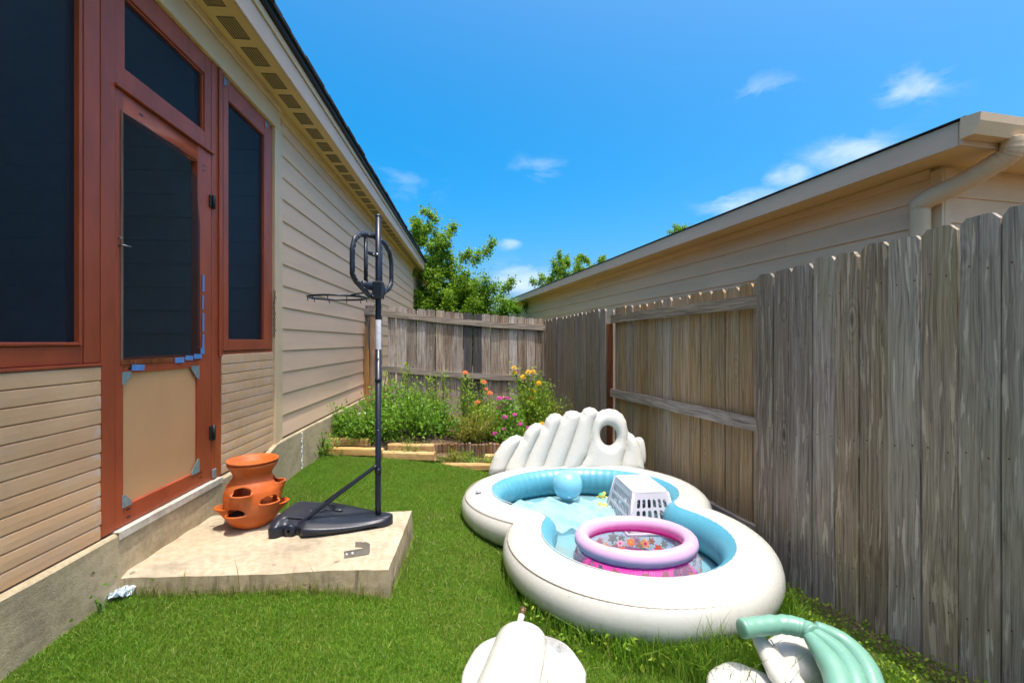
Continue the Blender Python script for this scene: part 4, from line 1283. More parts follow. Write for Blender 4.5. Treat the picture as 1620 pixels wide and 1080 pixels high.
# welded seam round the outside
sp = []
ang = math.radians(38)
for i in range(0, NO):
    o = outline[i] + normals[i] * (TW * math.cos(ang) ** .92 + .0012)
    sp.append((o.x, o.y, TH + TH * math.sin(ang) ** .92 + .001))
sp = [sp[i] for i in range(NO)]
B().tube(sp, .0022, 5, close=True, up=(0, 0, 1)).build('seam', MT['seam'], pool)
ang = math.radians(117)
sp = []
for i in range(NO):
    o = outline[i] + normals[i] * (-TW * abs(math.cos(ang)) ** .92)
    sp.append((o.x, o.y, TH + TH * math.sin(ang) ** .92 + .0035))
B().tube(sp, .0025, 5, close=True, up=(0, 0, 1)).build('rim_weld', MT['cream'], pool)
# floor
fl = [(0, 0, .028)] + [(p.x - n_.x * .10, p.y - n_.y * .10, .026) for p, n_ in zip(outline, normals)]
ff = [(0, i + 1, (i + 1) % NO + 1) for i in range(NO)]
B().add(fl, ff).build('pool_floor', MT['floor'], pool)
# crumpled loose film lying over the far part of the floor
nu, nv = 90, 60
fv = []; ffc = []
fr_ = random.Random(21)
fold = [(fr_.uniform(0, math.pi), fr_.uniform(12, 34), fr_.uniform(0, 6), fr_.uniform(.3, 1)) for _ in range(9)]
for i in range(nu + 1):
    for j in range(nv + 1):
        x = -.62 + 1.10 * i / nu; y = .13 + .60 * j / nv
        y += .06 * math.sin(x * 5 + 1) * (1 - j / nv)
        h = 0
        for a, fq, ph, am in fold:
            h += am * max(0, math.sin((x * math.cos(a) + y * math.sin(a)) * fq + ph + 1.5 * math.sin(y * 6 + ph))) ** 3
        fv.append((x, y, .034 + .026 * min(h, 2.2)))
for i in range(nu):
    for j in range(nv):
        q = [i * (nv + 1) + j, (i + 1) * (nv + 1) + j, (i + 1) * (nv + 1) + j + 1, i * (nv + 1) + j + 1]
        c = Vector((sum(fv[k][0] for k in q) / 4, sum(fv[k][1] for k in q) / 4))
        dd = sdf(c)
        if dd < -.135 and c.x < .36 + .1 * math.sin(c.y * 9): ffc.append(tuple(q))
submesh('loose_film', fv, ffc, MT['film'], pool)
# valves on the tube top
for (x, y) in ((-.80, .36), (.60, .62)):
    best = min(range(NO), key=lambda i: (outline[i] - Vector((x, y))).length)
    o = outline[best] + normals[best] * .03
    B().lathe([(.0, .006), (.017, .006), (.021, .003), (.023, .0)], 20, M=Matrix.Translation((o.x, o.y, 2 * TH - .001))).build('valve', paint('grey valve', (.30, .34, .36), .4), pool)

# shell backrest: slanted bolsters and a ring, leaning a little back
back = bpy.data.objects.new('backrest', None); COL.objects.link(back); back.parent = pool
YB = 4.17
def bp(cx, cy, off=0.0):
    x = -.2805 + .001142 * cx; z = .795 - .001142 * cy
    lean = .30 * max(0, z - .18)
    return Vector((x - POOL.x, YB + lean + off - POOL.y, z - POOL.z))
OUTL = [(60, 596), (68, 545), (105, 445), (165, 362), (232, 314), (285, 300), (325, 316), (330, 322), (350, 280), (388, 234), (432, 210), (475, 214), (492, 232), (496, 236),
        (516, 182), (550, 147), (590, 134), (630, 143), (648, 160), (652, 163), (680, 126), (720, 114), (764, 119), (796, 134), (801, 138), (826, 102), (870, 88), (914, 98), (938, 122), (943, 128),
        (975, 110), (1030, 100), (1086, 110), (1136, 145), (1161, 195), (1167, 250), (1172, 272), (1178, 280), (1212, 302), (1245, 345), (1265, 420), (1276, 500), (1279, 560),
        (1150, 562), (1000, 566), (800, 572), (620, 580), (465, 588), (320, 596), (180, 606), (90, 612)]
SEAMS = [[(328, 319), (282, 390), (222, 490), (165, 608)], [(494, 234), (442, 330), (378, 450), (318, 598)], [(650, 162), (602, 270), (532, 430), (463, 590)],
         [(801, 137), (760, 250), (690, 420), (622, 582)], [(941, 127), (905, 180), (880, 262), (868, 345), (835, 440), (775, 530), (742, 577)],
         [(1175, 277), (1152, 335), (1142, 405), (1105, 490), (1088, 566)]]
hole = [(1012 + 66 * math.cos(a), 303 + 76 * math.sin(a)) for a in np.linspace(0, 2 * math.pi, 41)[:-1]]
def seg_dist(P, poly, closed):
    best = np.full(len(P), 1e9); bt_ = np.zeros(len(P)); near = np.zeros_like(P); run = 0
    m = len(poly)
    for i in range(m if closed else m - 1):
        a_ = np.array(poly[i], float); c_ = np.array(poly[(i + 1) % m], float)
        d_ = c_ - a_; L_ = d_ @ d_
        t_ = np.clip((P - a_) @ d_ / L_, 0, 1)
        q_ = a_ + t_[:, None] * d_
        dd_ = np.hypot(*(P - q_).T)
        up2 = dd_ < best
        best[up2] = dd_[up2]; bt_[up2] = run + t_[up2] * math.sqrt(L_); near[up2] = q_[up2]
        run += math.sqrt(L_)
    return best, bt_, near
def inside_poly(P, poly):
    c_ = np.zeros(len(P), bool); m = len(poly)
    for i in range(m):
        x0, y0 = poly[i]; x1, y1 = poly[(i + 1) % m]
        if y0 == y1: continue
        cr = (y0 > P[:, 1]) != (y1 > P[:, 1])
        c_ ^= cr & (P[:, 0] < (x1 - x0) * (P[:, 1] - y0) / (y1 - y0) + x0)
    return c_
ST = 6.0
gxx = np.arange(48, 1296, ST); gyy = np.arange(76, 626, ST)
PX_, PY_ = np.meshgrid(gxx, gyy, indexing='ij'); PP = np.stack([PX_.ravel(), PY_.ravel()], -1)
ins = inside_poly(PP, OUTL) & ~inside_poly(PP, hole)
cell_i, cell_j = np.meshgrid(np.arange(len(gxx) - 1), np.arange(len(gyy) - 1), indexing='ij')
nyy = len(gyy)
cells = np.stack([cell_i * nyy + cell_j, (cell_i + 1) * nyy + cell_j, (cell_i + 1) * nyy + cell_j + 1, cell_i * nyy + cell_j + 1], -1).reshape(-1, 4)
cells = cells[ins[cells].any(1)]
d_o, t_o, n_o = seg_dist(PP, OUTL, True); d_h, t_h, n_h = seg_dist(PP, hole, True)
outp = ~ins
PP = np.where((outp & (d_o < d_h))[:, None], n_o, PP); PP = np.where((outp & (d_h <= d_o))[:, None], n_h, PP)
d_o[outp & (d_o < d_h)] = 0; d_h[outp & (d_h <= d_o)] = 0
d_s = np.full(len(PP), 1e9); t_s = np.zeros(len(PP))
for sm_ in SEAMS:
    dd_, tt_, _ = seg_dist(PP, sm_, False)
    u_ = dd_ < d_s; d_s[u_] = dd_[u_]; t_s[u_] = tt_[u_]
def infl(d_, R_): return np.sqrt(np.clip(1 - (1 - np.clip(d_ / R_, 0, 1)) ** 2, 0, 1))
edge_h = infl(np.minimum(d_o, d_h), 62.0)
seam_h = .16 + .84 * infl(d_s, 66.0)
th = .062 * edge_h * seam_h
pk_ = np.sin(t_s * .42 + 1.3 * np.sin(t_s * .05)) * np.exp(-d_s / 16) + .8 * np.sin(t_h * .36) * np.exp(-d_h / 26) + .5 * np.sin(t_o * .30) * np.exp(-d_o / 22)
th = th + .0028 * pk_ * edge_h
th[np.minimum(d_o, d_h) <= 0] = 0
V_f = []; 
for (cx_, cy_), h_ in zip(PP, th): V_f.append(tuple(bp(cx_, cy_, -h_)))
V_b = [tuple(bp(cx_, cy_, h_)) for (cx_, cy_), h_ in zip(PP, th)]
nPP = len(PP)
F_all = [tuple(int(i) for i in c_) for c_ in cells] + [tuple(int(i) + nPP for i in c_[::-1]) for c_ in cells]
submesh('shell_panel', V_f + V_b, F_all, MT['cream'], back)
def cush(cx, cy, a, bz, c, e=.75, off=0.0, nm='cushion', rot=0.0, mat='cream'):
    M = Matrix.Translation(bp(cx, cy, off)) @ Matrix.Rotation(rot, 4, 'Y') @ Matrix.Rotation(-.29, 4, 'X')
    return B().ellip(a, bz, c, e, e, 44, 22, M=M).build(nm, MT[mat], back)
cush(1268, 440, .055, .05, .13, .7, .085, 'rear_support')
cush(690, 612, .62, .05, .05, .35, .03, 'base_roll')

# ------------------------------------------------------------------ pink ring pool
RINGC = Vector((.708, 2.665, -.030))
pk = thing('baby_ring_pool', 'small round pink inflatable ring pool with flower prints inside the big pool', 'pool', RINGC)
pk.rotation_euler = (-math.radians(4.5), 0, .3)
def torus(R, z, ra, rb, n=72, m=20, puck_=0.0):
    bb = B(); v = []; f = []
    for i in range(n):
        a = 2 * math.pi * i / n
        s = 1 + puck_ * math.sin(i * 2.2) * .03
        for k in range(m):
            t = 2 * math.pi * k / m
            r = R + ra * math.cos(t) * s
            v.append((r * math.cos(a), r * math.sin(a), z + rb * math.sin(t) * s))
    for i in range(n):
        for k in range(m):
            f.append((i * m + k, ((i + 1) % n) * m + k, ((i + 1) % n) * m + (k + 1) % m, i * m + (k + 1) % m))
    return bb.add(v, f, True)
torus(.302, .200, .041, .043, puck_=.6).build('top_ring', MT['pink'], pk)
lower = torus(.302, .088, .050, .072, 72, 20).build('lower_ring', MT['clear'], pk)
B().lathe([(.0, .018), (.285, .018)], 48).build('ring_floor', MT['magenta'], pk)
B().lathe([(.235, .020), (.232, .05), (.238, .07)], 48).build('inner_band', MT['magenta'], pk) if False else None
torus(.302, .157, .024, .008, 72, 8).build('joint_band', MT['magenta'], pk)
torus(.300, .024, .040, .012, 72, 8).build('joint_band', MT['magenta'], pk)
cols = ['petal_white', 'print_green', 'print_yellow', 'print_green', 'print_orange', 'petal_white', 'print_yellow']
fl_me = []
def flower_mesh(mt, R=.026, pet=5, core=True):
    bb = B(); v = [(0, 0, 0)]; f = []
    n = pet * 8
    for i in range(n):
        a = 2 * math.pi * i / n
        r = R * (.80 + .20 * math.cos(pet * a))
        v.append((r * math.cos(a), r * math.sin(a), 0))
    for i in range(n): f.append((0, 1 + i, 1 + (i + 1) % n))
    bb.add(v, f)
    me = bb.mesh('printed_flower'); me.materials.append(MT[mt]); return me
core_me = {}
for mt in cols: fl_me.append(flower_mesh(mt, random.uniform(.024, .030), random.choice((5, 6))))
core_a = flower_mesh('magenta', .009, 6); core_b = flower_mesh('print_yellow', .009, 6)
fr2 = random.Random(12)
for row, (tt, n) in enumerate(((0.0, 26), (math.pi, 17), (-.62, 22), (math.pi + .55, 15))):
    for k in range(n):
        a = 2 * math.pi * (k + fr2.uniform(-.25, .25)) / n
        t = tt + fr2.uniform(-.16, .16)
        nrm = Vector((math.cos(t) * math.cos(a), math.cos(t) * math.sin(a), math.sin(t) * .85)).normalized()
        pos = Vector(((.302 + .0512 * math.cos(t)) * math.cos(a), (.302 + .0512 * math.cos(t)) * math.sin(a), .088 + .0732 * math.sin(t)))
        ci = fr2.randrange(len(fl_me))
        o = put('printed_flower', fl_me[ci], None, lower)
        o.location = pos
        o.rotation_mode = 'QUATERNION'; o.rotation_quaternion = nrm.to_track_quat('Z', 'Y') @ Quaternion((0, 0, 1), fr2.uniform(0, 6))
        sc_ = fr2.uniform(.85, 1.35); o.scale = (sc_, sc_, 1)
        if fr2.random() < .7:
            c = put('flower_centre', core_a if ci in (0, 2, 5, 6) else core_b, None, lower)
            c.location = pos + nrm * .0008; c.rotation_mode = 'QUATERNION'; c.rotation_quaternion = o.rotation_quaternion; c.scale = o.scale

# ------------------------------------------------------------------ upside-down laundry basket
bs = thing('laundry_basket', 'white slotted plastic laundry basket turned upside down in the pool', 'basket', (.955, 3.485, -.030), math.radians(5))
BH = .275
def bsect(t):     # half sizes from rim (0) to base (1)
    return lerp(.185, .125, t), lerp(.275, .205, t), t * BH
def wall_panel(side, cols_, rows_):
    """one wall with stadium slots; side 0..3"""
    v = []; f = []
    def pt(u, t):
        a, b_, z = bsect(t)
        if side == 0: return (-a + 2 * a * u, -b_, z)
        if side == 1: return (a, -b_ + 2 * b_ * u, z)
        if side == 2: return (a - 2 * a * u, b_, z)
        return (-a, b_ - 2 * b_ * u, z)
    def quad(u0, u1, t0, t1):
        o = len(v); v.extend([pt(u0, t0), pt(u1, t0), pt(u1, t1), pt(u0, t1)]); f.append((o, o + 1, o + 2, o + 3))
    mu = .10; T0, T1 = .08, .86
    quad(0, 1, 0, T0); quad(0, 1, T1, 1.0); quad(0, mu, T0, T1); quad(1 - mu, 1, T0, T1)
    cw = (1 - 2 * mu) / cols_; chh = (T1 - T0) / rows_
    wpx = 2 * (.155 if side in (0, 2) else .24) * cw; hpx = chh * BH
    for c in range(cols_):
        for r_ in range(rows_):
            u0 = mu + c * cw; t0 = T0 + r_ * chh
            cu, ct = u0 + cw / 2, t0 + chh / 2
            hw = .30 * cw; hh = .40 * chh
            rr_u = hw; rr_t = min(hh, hw * wpx / cw / (hpx / chh))
            N = 16
            inner = []; outer = []
            for k in range(N):
                a = 2 * math.pi * (k + .5) / N
                ca, sa = math.cos(a), math.sin(a)
                inner.append((cu + rr_u * ca, ct + math.copysign(hh - rr_t, sa) + rr_t * sa))
                m = max(abs(ca), abs(sa))
                outer.append((cu + cw / 2 * ca / m, ct + chh / 2 * sa / m))
            o = len(v)
            v.extend(pt(*p) for p in inner); v.extend(pt(*p) for p in outer)
            for k in range(N): f.append((o + k, o + N + k, o + N + (k + 1) % N, o + (k + 1) % N))
            # cell corners that the ring does not reach
            for (su, st, ka, kb) in ((1, 1, 1, 2), (-1, 1, 5, 6), (-1, -1, 9, 10), (1, -1, 13, 14)):
                oc = len(v); v.append(pt(cu + su * cw / 2, ct + st * chh / 2))
                f.append((o + N + ka, oc, o + N + kb))
    return B().add(v, f)
for sd, cn, rn in ((0, 6, 3), (1, 12, 3), (2, 6, 3), (3, 12, 3)):
    w_ = wall_panel(sd, cn, rn).build('slotted_wall', MT['basket'], bs)
    so = w_.modifiers.new('thick', 'SOLIDIFY'); so.thickness = .004; so.offset = 0
a, b_, z = bsect(1.0)
B().ellip(a + .004, b_ + .004, .014, .30, .22, 64, 14, M=Matrix.Translation((0, 0, z - .004))).build('basket_bottom', MT['basket'], bs)
for (sx, sy) in ((1, 1), (1, -1), (-1, 1), (-1, -1)):
    a0, b0, z0 = bsect(0); a1, b1, z1 = bsect(.98)
    B().tube([(sx * (a0 - .004), sy * (b0 - .004), z0), (sx * (a1 - .004), sy * (b1 - .004), z1)], .010, 10).build('corner_post', MT['basket'], bs)
a, b_, z = bsect(0)
B().tube([(sx * a, sy * b_, .008) for sx, sy in ((-1, -1), (0, -1.0), (1, -1), (1, 0), (1, 1), (0, 1), (-1, 1), (-1, 0))], .010, 8, close=True, up=(0, 0, 1)).build('rim', MT['basket'], bs)

# ------------------------------------------------------------------ ball
ball = thing('beach_ball', 'pearly light blue inflatable ball resting in the far end of the pool', 'ball', (.455, 3.826, .012))
B().ellip(.121, .121, .119, nu=48, nv=32, M=Matrix.Translation((0, 0, .117)), fn=lambda p, t, ph: p * (1 - .007 * abs(math.cos(ph * 3)) ** 18)).build('ball_skin', MT['ball'], ball)
B().lathe([(.0, .004), (.009, .003), (.012, .0)], 12, M=Matrix.Translation((0, 0, .117)) @ Matrix.Rotation(2.2, 4, 'X') @ Matrix.Translation((0, 0, .1195))).build('valve', MT['plasticwhite'], ball)

# ------------------------------------------------------------------ two bath toys by the basket
def toy(name, label, loc, rot, body, spots, shell):
    t = thing(name, label, 'toy', loc, rot, )
    B().ellip(.032, .027, .020, .9, .9, 18, 10, M=Matrix.Translation((0, 0, .018))).build('toy_body', MT[body], t)
    B().ellip(.017, .015, .015, nu=14, nv=8, M=Matrix.Translation((.036, 0, .028))).build('toy_head', MT[body], t)
    for sx, sy in ((1, 1), (1, -1), (-1, 1), (-1, -1)):
        B().ellip(.013, .009, .006, nu=10, nv=6, M=Matrix.Translation((sx * .024, sy * .026, .007)) @ Matrix.Rotation(sx * sy * .6, 4, 'Z')).build('flipper', MT[body], t)
    B().ellip(.026, .022, .012, nu=16, nv=8, M=Matrix.Translation((-.003, 0, .029))).build('toy_shell', MT[shell], t)
    for sy in (-1, 1): B().ellip(.003, .003, .003, nu=6, nv=5, M=Matrix.Translation((.048, sy * .008, .033))).build('eye', MT[spots], t)
toy('turtle_toy', 'tiny green bath toy on the film behind the yellow one by the basket', place(952, 788, 3.88).xy.to_3d() + Vector((0, 0, .005)), .8, 'print_yellow', 'ink', 'print_green')
toy('turtle_toy', 'tiny yellow bath toy touching the left foot of the laundry basket', place(956, 803, 3.66).xy.to_3d() + Vector((0, 0, -.005)), 2.6, 'print_yellow', 'ink', 'print_yellow')

# ------------------------------------------------------------------ collapsed inflatable pieces in front of the pool
wl = thing('white_inflatable', 'white inflatable float piece with hose valve lying on the grass before the pool', 'inflatable', (.045, 1.80, float(gz(.045, 1.8))))
wr = random.Random(31)
wk = [(wr.uniform(0, 6), wr.uniform(3, 9)) for _ in range(5)]
def wrinkle(p, t, ph):
    s = 0
    for a, fq in wk: s += math.sin(fq * ph + a + 3 * t)
    k = max(0, math.cos(t)) ** .5
    return p * (1 + .010 * s * k * .5) + Vector((0, 0, .006 * math.sin(8 * p.x * 4 + 2) * max(0, math.sin(t))))
B().ellip(.235, .26, .046, .55, 1.0, 64, 28, M=Matrix.Translation((0, -.02, .044)), fn=wrinkle).build('base_disc', MT['cream'], wl)
B().tube([(.226 * math.cos(a), -.02 + .251 * math.sin(a), .060) for a in np.linspace(0, 2 * math.pi, 61)[:-1]], .0022, 5, close=True, up=(0, 0, 1)).build('seam', MT['seam'], wl)
# the upright flattened tube that crosses it
def colfn(p, t, ph): return p
ca, cb_ = Vector((.002, .180, .082)), Vector((-.105, -.42, .150))
dirc = (cb_ - ca).normalized()
stn = [(0, .070), (.004, .084), (.014, .096), (.032, .102), (.07, .105), (.2, .106), (.4, .108), (.62, .108)]
cpath = []; crad = []
for (l0, r0), (l1, r1) in zip(stn, stn[1:]):
    for k in range(5):
        cpath.append(ca + dirc * lerp(l0, l1, k / 5)); crad.append(lerp(r0, r1, k / 5) * (1 + .006 * math.sin(len(cpath) * 1.3)))
cyl_o = B().tube(cpath, crad, 44, up=(0, 0, 1), flat=.66).build('cross_tube', MT['cream'], wl)
sidev = dirc.cross(Vector((0, 0, 1))).normalized()
for sg in (-1, 1):
    B().tube([p + sidev * sg * r * .99 + Vector((0, 0, -.004)) for p, r in zip(cpath[12:], crad[12:])], .003, 6).build('seam', MT['seam'], wl)
vb0 = place(822, 985, 1.985) - Vector(wl.location); vb1 = place(827, 966, 2.03) - Vector(wl.location)
dv = (vb1 - vb0)
B().tube([vb0 - dv * .15, vb0 + dv * .5], .0125, 14).tube([vb0 + dv * .5, vb0 + dv * .62], .0145, 14).build('valve_stem', MT['plasticwhite'], wl)
B().tube([vb0 + dv * .63, vb0 + dv * .8, vb0 + dv * .82, vb0 + dv * 1.25], [.011, .011, .0135, .0135], 12).build('hose_fitting', MT['brass'], wl)
tx = B(); trr = random.Random(3)
for row in range(9):
    rr0 = .205 - row * .0062
    a = .42
    while a < 1.02:
        da = trr.uniform(.010, .032)
        p = [(rr0 * math.cos(q), -.02 + (rr0 + .022) * math.sin(q), 0) for q in (a, a + da)]
        d1 = Vector((math.cos(a), math.sin(a), 0)) * .0026
        pts_ = [Vector(p[0]), Vector(p[1]), Vector(p[1]) + d1, Vector(p[0]) + d1]
        vv = []
        for q in pts_:
            rx = math.hypot(q.x / .235, (q.y + .02) / .26)
            ct = min(1, rx) ** (1 / .55); stt = math.sqrt(max(0, 1 - ct * ct)) ** .55
            vv.append((q.x, q.y, .044 + .046 * stt + .0045))
        tx.add(vv, [(0, 1, 2, 3)])
        a += da + trr.uniform(.006, .014)
tag(tx.build('warning_print', MT['ink'], wl), kind='stuff')

gr = thing('green_inflatable', 'mint green and cream inflatable palm frond arch lying on the grass by the fence', 'inflatable', (1.12, 1.78, float(gz(1.12, 1.78))))
G0 = Vector(gr.location)
def gp(x, y, Y): return place(x, y, Y) - G0
main = smooth_path([gp(1172, 994, 1.80), gp(1200, 990, 1.815), gp(1240, 987, 1.825), gp(1272, 994, 1.80), gp(1288, 1004, 1.76)], 8)
mr = [.035 + .001 * math.sin(i * 1.7) for i in range(len(main))]
mr[0] *= .82; mr[-1] *= .9
for k in (14, 15, 24): mr[k] *= .93
B().tube(main, mr, 22).build('main_stem', MT['mint'], gr)
for pts_, rads in (
    ([(1278, 1004, 1.77), (1310, 1045, 1.66), (1328, 1085, 1.58), (1332, 1140, 1.48)], (.020, .040, .046, .036)),
    ([(1284, 998, 1.78), (1325, 1030, 1.70), (1352, 1075, 1.60), (1362, 1140, 1.49)], (.022, .034, .040, .034)),
    ([(1290, 990, 1.80), (1335, 1015, 1.76), (1372, 1060, 1.66), (1395, 1140, 1.52)], (.020, .032, .040, .034))):
    path = smooth_path([gp(*p) for p in pts_], 8)
    rs = []
    for i in range(len(path)):
        t = i / (len(path) - 1) * 3; k = min(int(t), 2)
        rs.append(lerp(rads[k], rads[k + 1], t - k))
    B().tube(path, rs, 20).build('frond_tube', MT['mint'], gr)
# cream underside arch and body
ar = smooth_path([gp(1196, 1004, 1.86), gp(1228, 1052, 1.77), gp(1262, 1100, 1.665), gp(1300, 1160, 1.55)], 8)
B().tube(ar, [.022 + .034 * min(1, i / 10) for i in range(len(ar))], 24, flat=.75).build('cream_arch', MT['cream'], gr)
ar2 = [p + Vector((.030, -.008, .022)) for p in ar]
B().tube(ar2[3:], .0022, 6).build('seam', MT['seam'], gr)
c = gp(1268, 1050, 1.85)
B().ellip(.125, .13, .088, .8, .85, 36, 20, M=Matrix.Translation((c.x, c.y, .080)) @ Matrix.Rotation(.3, 4, 'Z')).build('cream_body', MT['cream'], gr)
c = gp(1182, 1075, 1.74)
B().ellip(.145, .15, .050, .6, 1.0, 44, 20, M=Matrix.Translation((c.x, c.y - .01, .046)), fn=wrinkle).build('base_disc', MT['cream'], gr)

# ------------------------------------------------------------------ litter, pipe end, post cap at the corner
lit = thing('litter_wrapper', 'crumpled pale blue and white plastic wrapper against the foundation corner', 'litter', place(172, 968, 2.08).xy.to_3d() + Vector((0, 0, .150)))
lv = []; lf = []
lr = random.Random(8)
n = 16
hts = [[lr.uniform(0, .03) for _ in range(n + 1)] for _ in range(n + 1)]
for i in range(n + 1):
    for j in range(n + 1):
        x = (i / n - .5) * .15; y = (j / n - .5) * .10
        lv.append((x + lr.uniform(-.005, .005), y + .5 * x + lr.uniform(-.005, .005), hts[i][j] * 1.1 + .012 * math.sin(9 * i / n) + .02 * (1 - abs(i / n - .5) * 2)))
for i in range(n):
    for j in range(n):
        a = i * (n + 1) + j
        lf.append((a, a + n + 1, a + n + 2, a + 1))
lo_ = B().add(lv, lf).build('wrapper_sheet', clear_mat('pale plastic wrap', (.66, .76, .86), .85, .25), lit)
pipe = thing('pipe_end', 'short beige plastic pipe end poking out beside the concrete step', 'pipe', place(196, 943, 2.12), 0)
pd = Vector((.35, -1.0, -.1)).normalized()
B().tube([-pd * .05, pd * .02], .011, 14, cap=False).tube([pd * .02, -pd * .05], .0085, 14, cap=False).tube([-pd * .006, -pd * .003], .008, 12).build('pipe_wall', paint('old beige pvc', (.55, .46, .32), .5, .15), pipe)
wp = thing('white_splash_block', 'small white plastic bracket at the foot of the fence end beside the house', 'block', place(576, 668, 6.55))
B().box(-.085, .085, -.05, .05, .10, .135, .006).box(-.08, -.045, -.04, .04, -.05, .0995, .004).box(.045, .08, -.04, .04, -.05, .0995, .004).build('bracket_body', MT['plasticwhite'], wp)
# ------------------------------------------------------------------ flower bed
def bed_z(X, Y):
    t = sstep(4.98, 5.7, np.asarray(Y, float))
    base = gz(X, Y)
    left = 1 - sstep(-1.6, .6, np.asarray(X, float))
    return base + .01 + t * (.10 + .13 * left)
bx_ = np.linspace(-2.25, 1.05, 60); by_ = np.linspace(4.93, 7.8, 50)
BX, BY = np.meshgrid(bx_, by_, indexing='ij')
XL = wall_x(BY) + .03; XR = fence_x(BY) - .01
BX2 = XL + (BX - bx_[0]) / (bx_[-1] - bx_[0]) * (XR - XL)
BZ = bed_z(BX2, BY) + .012 * np.sin(BX * 17) * np.sin(BY * 13) + rng.normal(0, .006, BX.shape)
i_, j_ = np.meshgrid(np.arange(59), np.arange(49), indexing='ij')
BFc = np.stack([i_ * 50 + j_, (i_ + 1) * 50 + j_, (i_ + 1) * 50 + j_ + 1, i_ * 50 + j_ + 1], -1).reshape(-1, 4)
tag(put('flower_bed_soil', np_mesh('flower_bed_soil', np.stack([BX2, BY, BZ], -1).reshape(-1, 3), BFc, True), MT['bed']), kind='structure')

# landscape timbers
def timber(p0, p1, h, label, dz=0.0, w=.075):
    p0 = Vector(p0); p1 = Vector(p1)
    L = (p1 - p0).length
    mid = (p0 + p1) / 2
    z = float(gz(mid.x, mid.y)) + dz
    r = random.Random(int(p0.x * 100))
    n = 12; v = []; f = []
    prof = [(-w / 2, .012), (-w / 2 + .012, 0), (w / 2 - .012, 0), (w / 2, .012), (w / 2, h - .014), (w / 2 - .014, h), (-w / 2 + .014, h), (-w / 2, h - .014)]
    for i in range(n + 1):
        x = (i / n - .5) * L
        for k, (y, zz) in enumerate(prof): v.append((x + (r.uniform(-.008, .008) if i in (0, n) else 0), y + .004 * math.sin(x * 4 + k) + r.uniform(-.002, .002), zz + r.uniform(-.002, .002)))
    m = len(prof)
    for i in range(n):
        for k in range(m): f.append((i * m + k, i * m + (k + 1) % m, (i + 1) * m + (k + 1) % m, (i + 1) * m + k))
    f += [tuple(range(m - 1, -1, -1)), tuple(n * m + k for k in range(m))]
    o = B().add(v, f).build('landscape_timber', MT['timber'], None, (mid.x, mid.y, z), math.atan2(p1.y - p0.y, p1.x - p0.x))
    return tag(o, label, 'timber', 'raw timbers edging the flower bed')
timber((-2.02, 5.02), (-1.36, 4.95), .085, 'raw yellow timber at the house end of the front row')
timber((-1.355, 4.935), (-.80, 4.86), .085, 'raw yellow timber in the middle of the front row behind the pole')
timber((-.74, 4.90), (-.14, 4.86), .070, 'raw yellow timber at the pool end of the front row, half sunk in grass', -.015)
timber((-2.03, 5.22), (-1.58, 5.17), .085, 'raw yellow timber of the second row nearest the house foundation', .05)
timber((-1.35, 5.12), (-.84, 5.07), .085, 'raw yellow timber of the second row behind the middle front timber', .045)
timber((-.30, 5.16), (-.02, 5.13), .085, 'short raw yellow timber stub beside the pool backrest', .03)
# low roll of split-log edging
ed = thing('log_edging', 'low roll of brown split log stakes edging the flowers', 'edging', (-.70, 5.22, float(gz(-.7, 5.22)) + .03))
er = random.Random(14)
x = -.62
while x < .80:
    w = er.uniform(.028, .048); h = er.uniform(.125, .15)
    B().tube([(x, .01 * math.sin(x * 5), -.05), (x, .01 * math.sin(x * 5), h - .008), (x, .01 * math.sin(x * 5), h)], [w / 2, w / 2, w / 2 - .006], 8, smooth=False).build('stake', MT['edging'], ed)
    x += w + .001

# ------------------------------------------------------------------ foliage helpers
def leaves_mesh(name, pos, size, aspect=.5, up=.3, seed=1, flat=False, dirs=None):
    """one folded rhombic leaf (4 triangles) at each position"""
    g = np.random.default_rng(seed)
    n = len(pos); pos = np.asarray(pos, float)
    d = g.normal(size=(n, 3)) if dirs is None else dirs + g.normal(size=(n, 3)) * .5
    d[:, 2] += up
    d /= np.linalg.norm(d, axis=1, keepdims=True) + 1e-9
    r = g.normal(size=(n, 3)); r[:, 2] += 1.4
    s = np.cross(d, r); s /= np.linalg.norm(s, axis=1, keepdims=True) + 1e-9
    nn = np.cross(s, d)
    L = (np.asarray(size) * g.uniform(.65, 1.3, n))[:, None]; W = L * aspect
    a = pos; t = pos + d * L - nn * L * .12
    m = pos + d * L * .48 + nn * L * .06
    l = m + s * W * .5 + nn * L * .06; rr = m - s * W * .5 + nn * L * .06
    V = np.stack([a, l, t, rr, m], 1).reshape(-1, 3)
    k = np.arange(n)[:, None] * 5
    F = np.concatenate([k + np.array([[0, 4, 1]]), k + np.array([[4, 2, 1]]), k + np.array([[0, 3, 4]]), k + np.array([[4, 3, 2]])], 0)
    return np_mesh(name, V, F)

def flower_head(mat, R, seed, layers=2):
    r = random.Random(seed); bb = B()
    for ly in range(layers):
        n = 13 - ly * 3
        for k in range(n):
            a = 2 * math.pi * (k + .5 * ly) / n + r.uniform(-.08, .08)
            ra = R * (1 - .28 * ly) * r.uniform(.9, 1.08); z = .25 * R * ly
            w = .24
            c0 = (.18 * R * math.cos(a), .18 * R * math.sin(a), z)
            tip = (ra * math.cos(a), ra * math.sin(a), z + R * (.02 + .22 * ly) - .05 * R)
            l = (.72 * ra * math.cos(a + w), .72 * ra * math.sin(a + w), z + .16 * R)
            rr = (.72 * ra * math.cos(a - w), .72 * ra * math.sin(a - w), z + .16 * R)
            bb.add([c0, rr, tip, l], [(0, 1, 2, 3)])
    bb.ellip(.30 * R, .30 * R, .22 * R, nu=8, nv=5, M=Matrix.Translation((0, 0, .3 * R)))
    me = bb.mesh('flower'); me.materials.append(mat); return me
FH = {k: [flower_head(MT['petal_' + k], 1.0, s, 3 if k == 'yellow' else 2) for s in range(3)] for k in ('orange', 'magenta', 'yellow')}

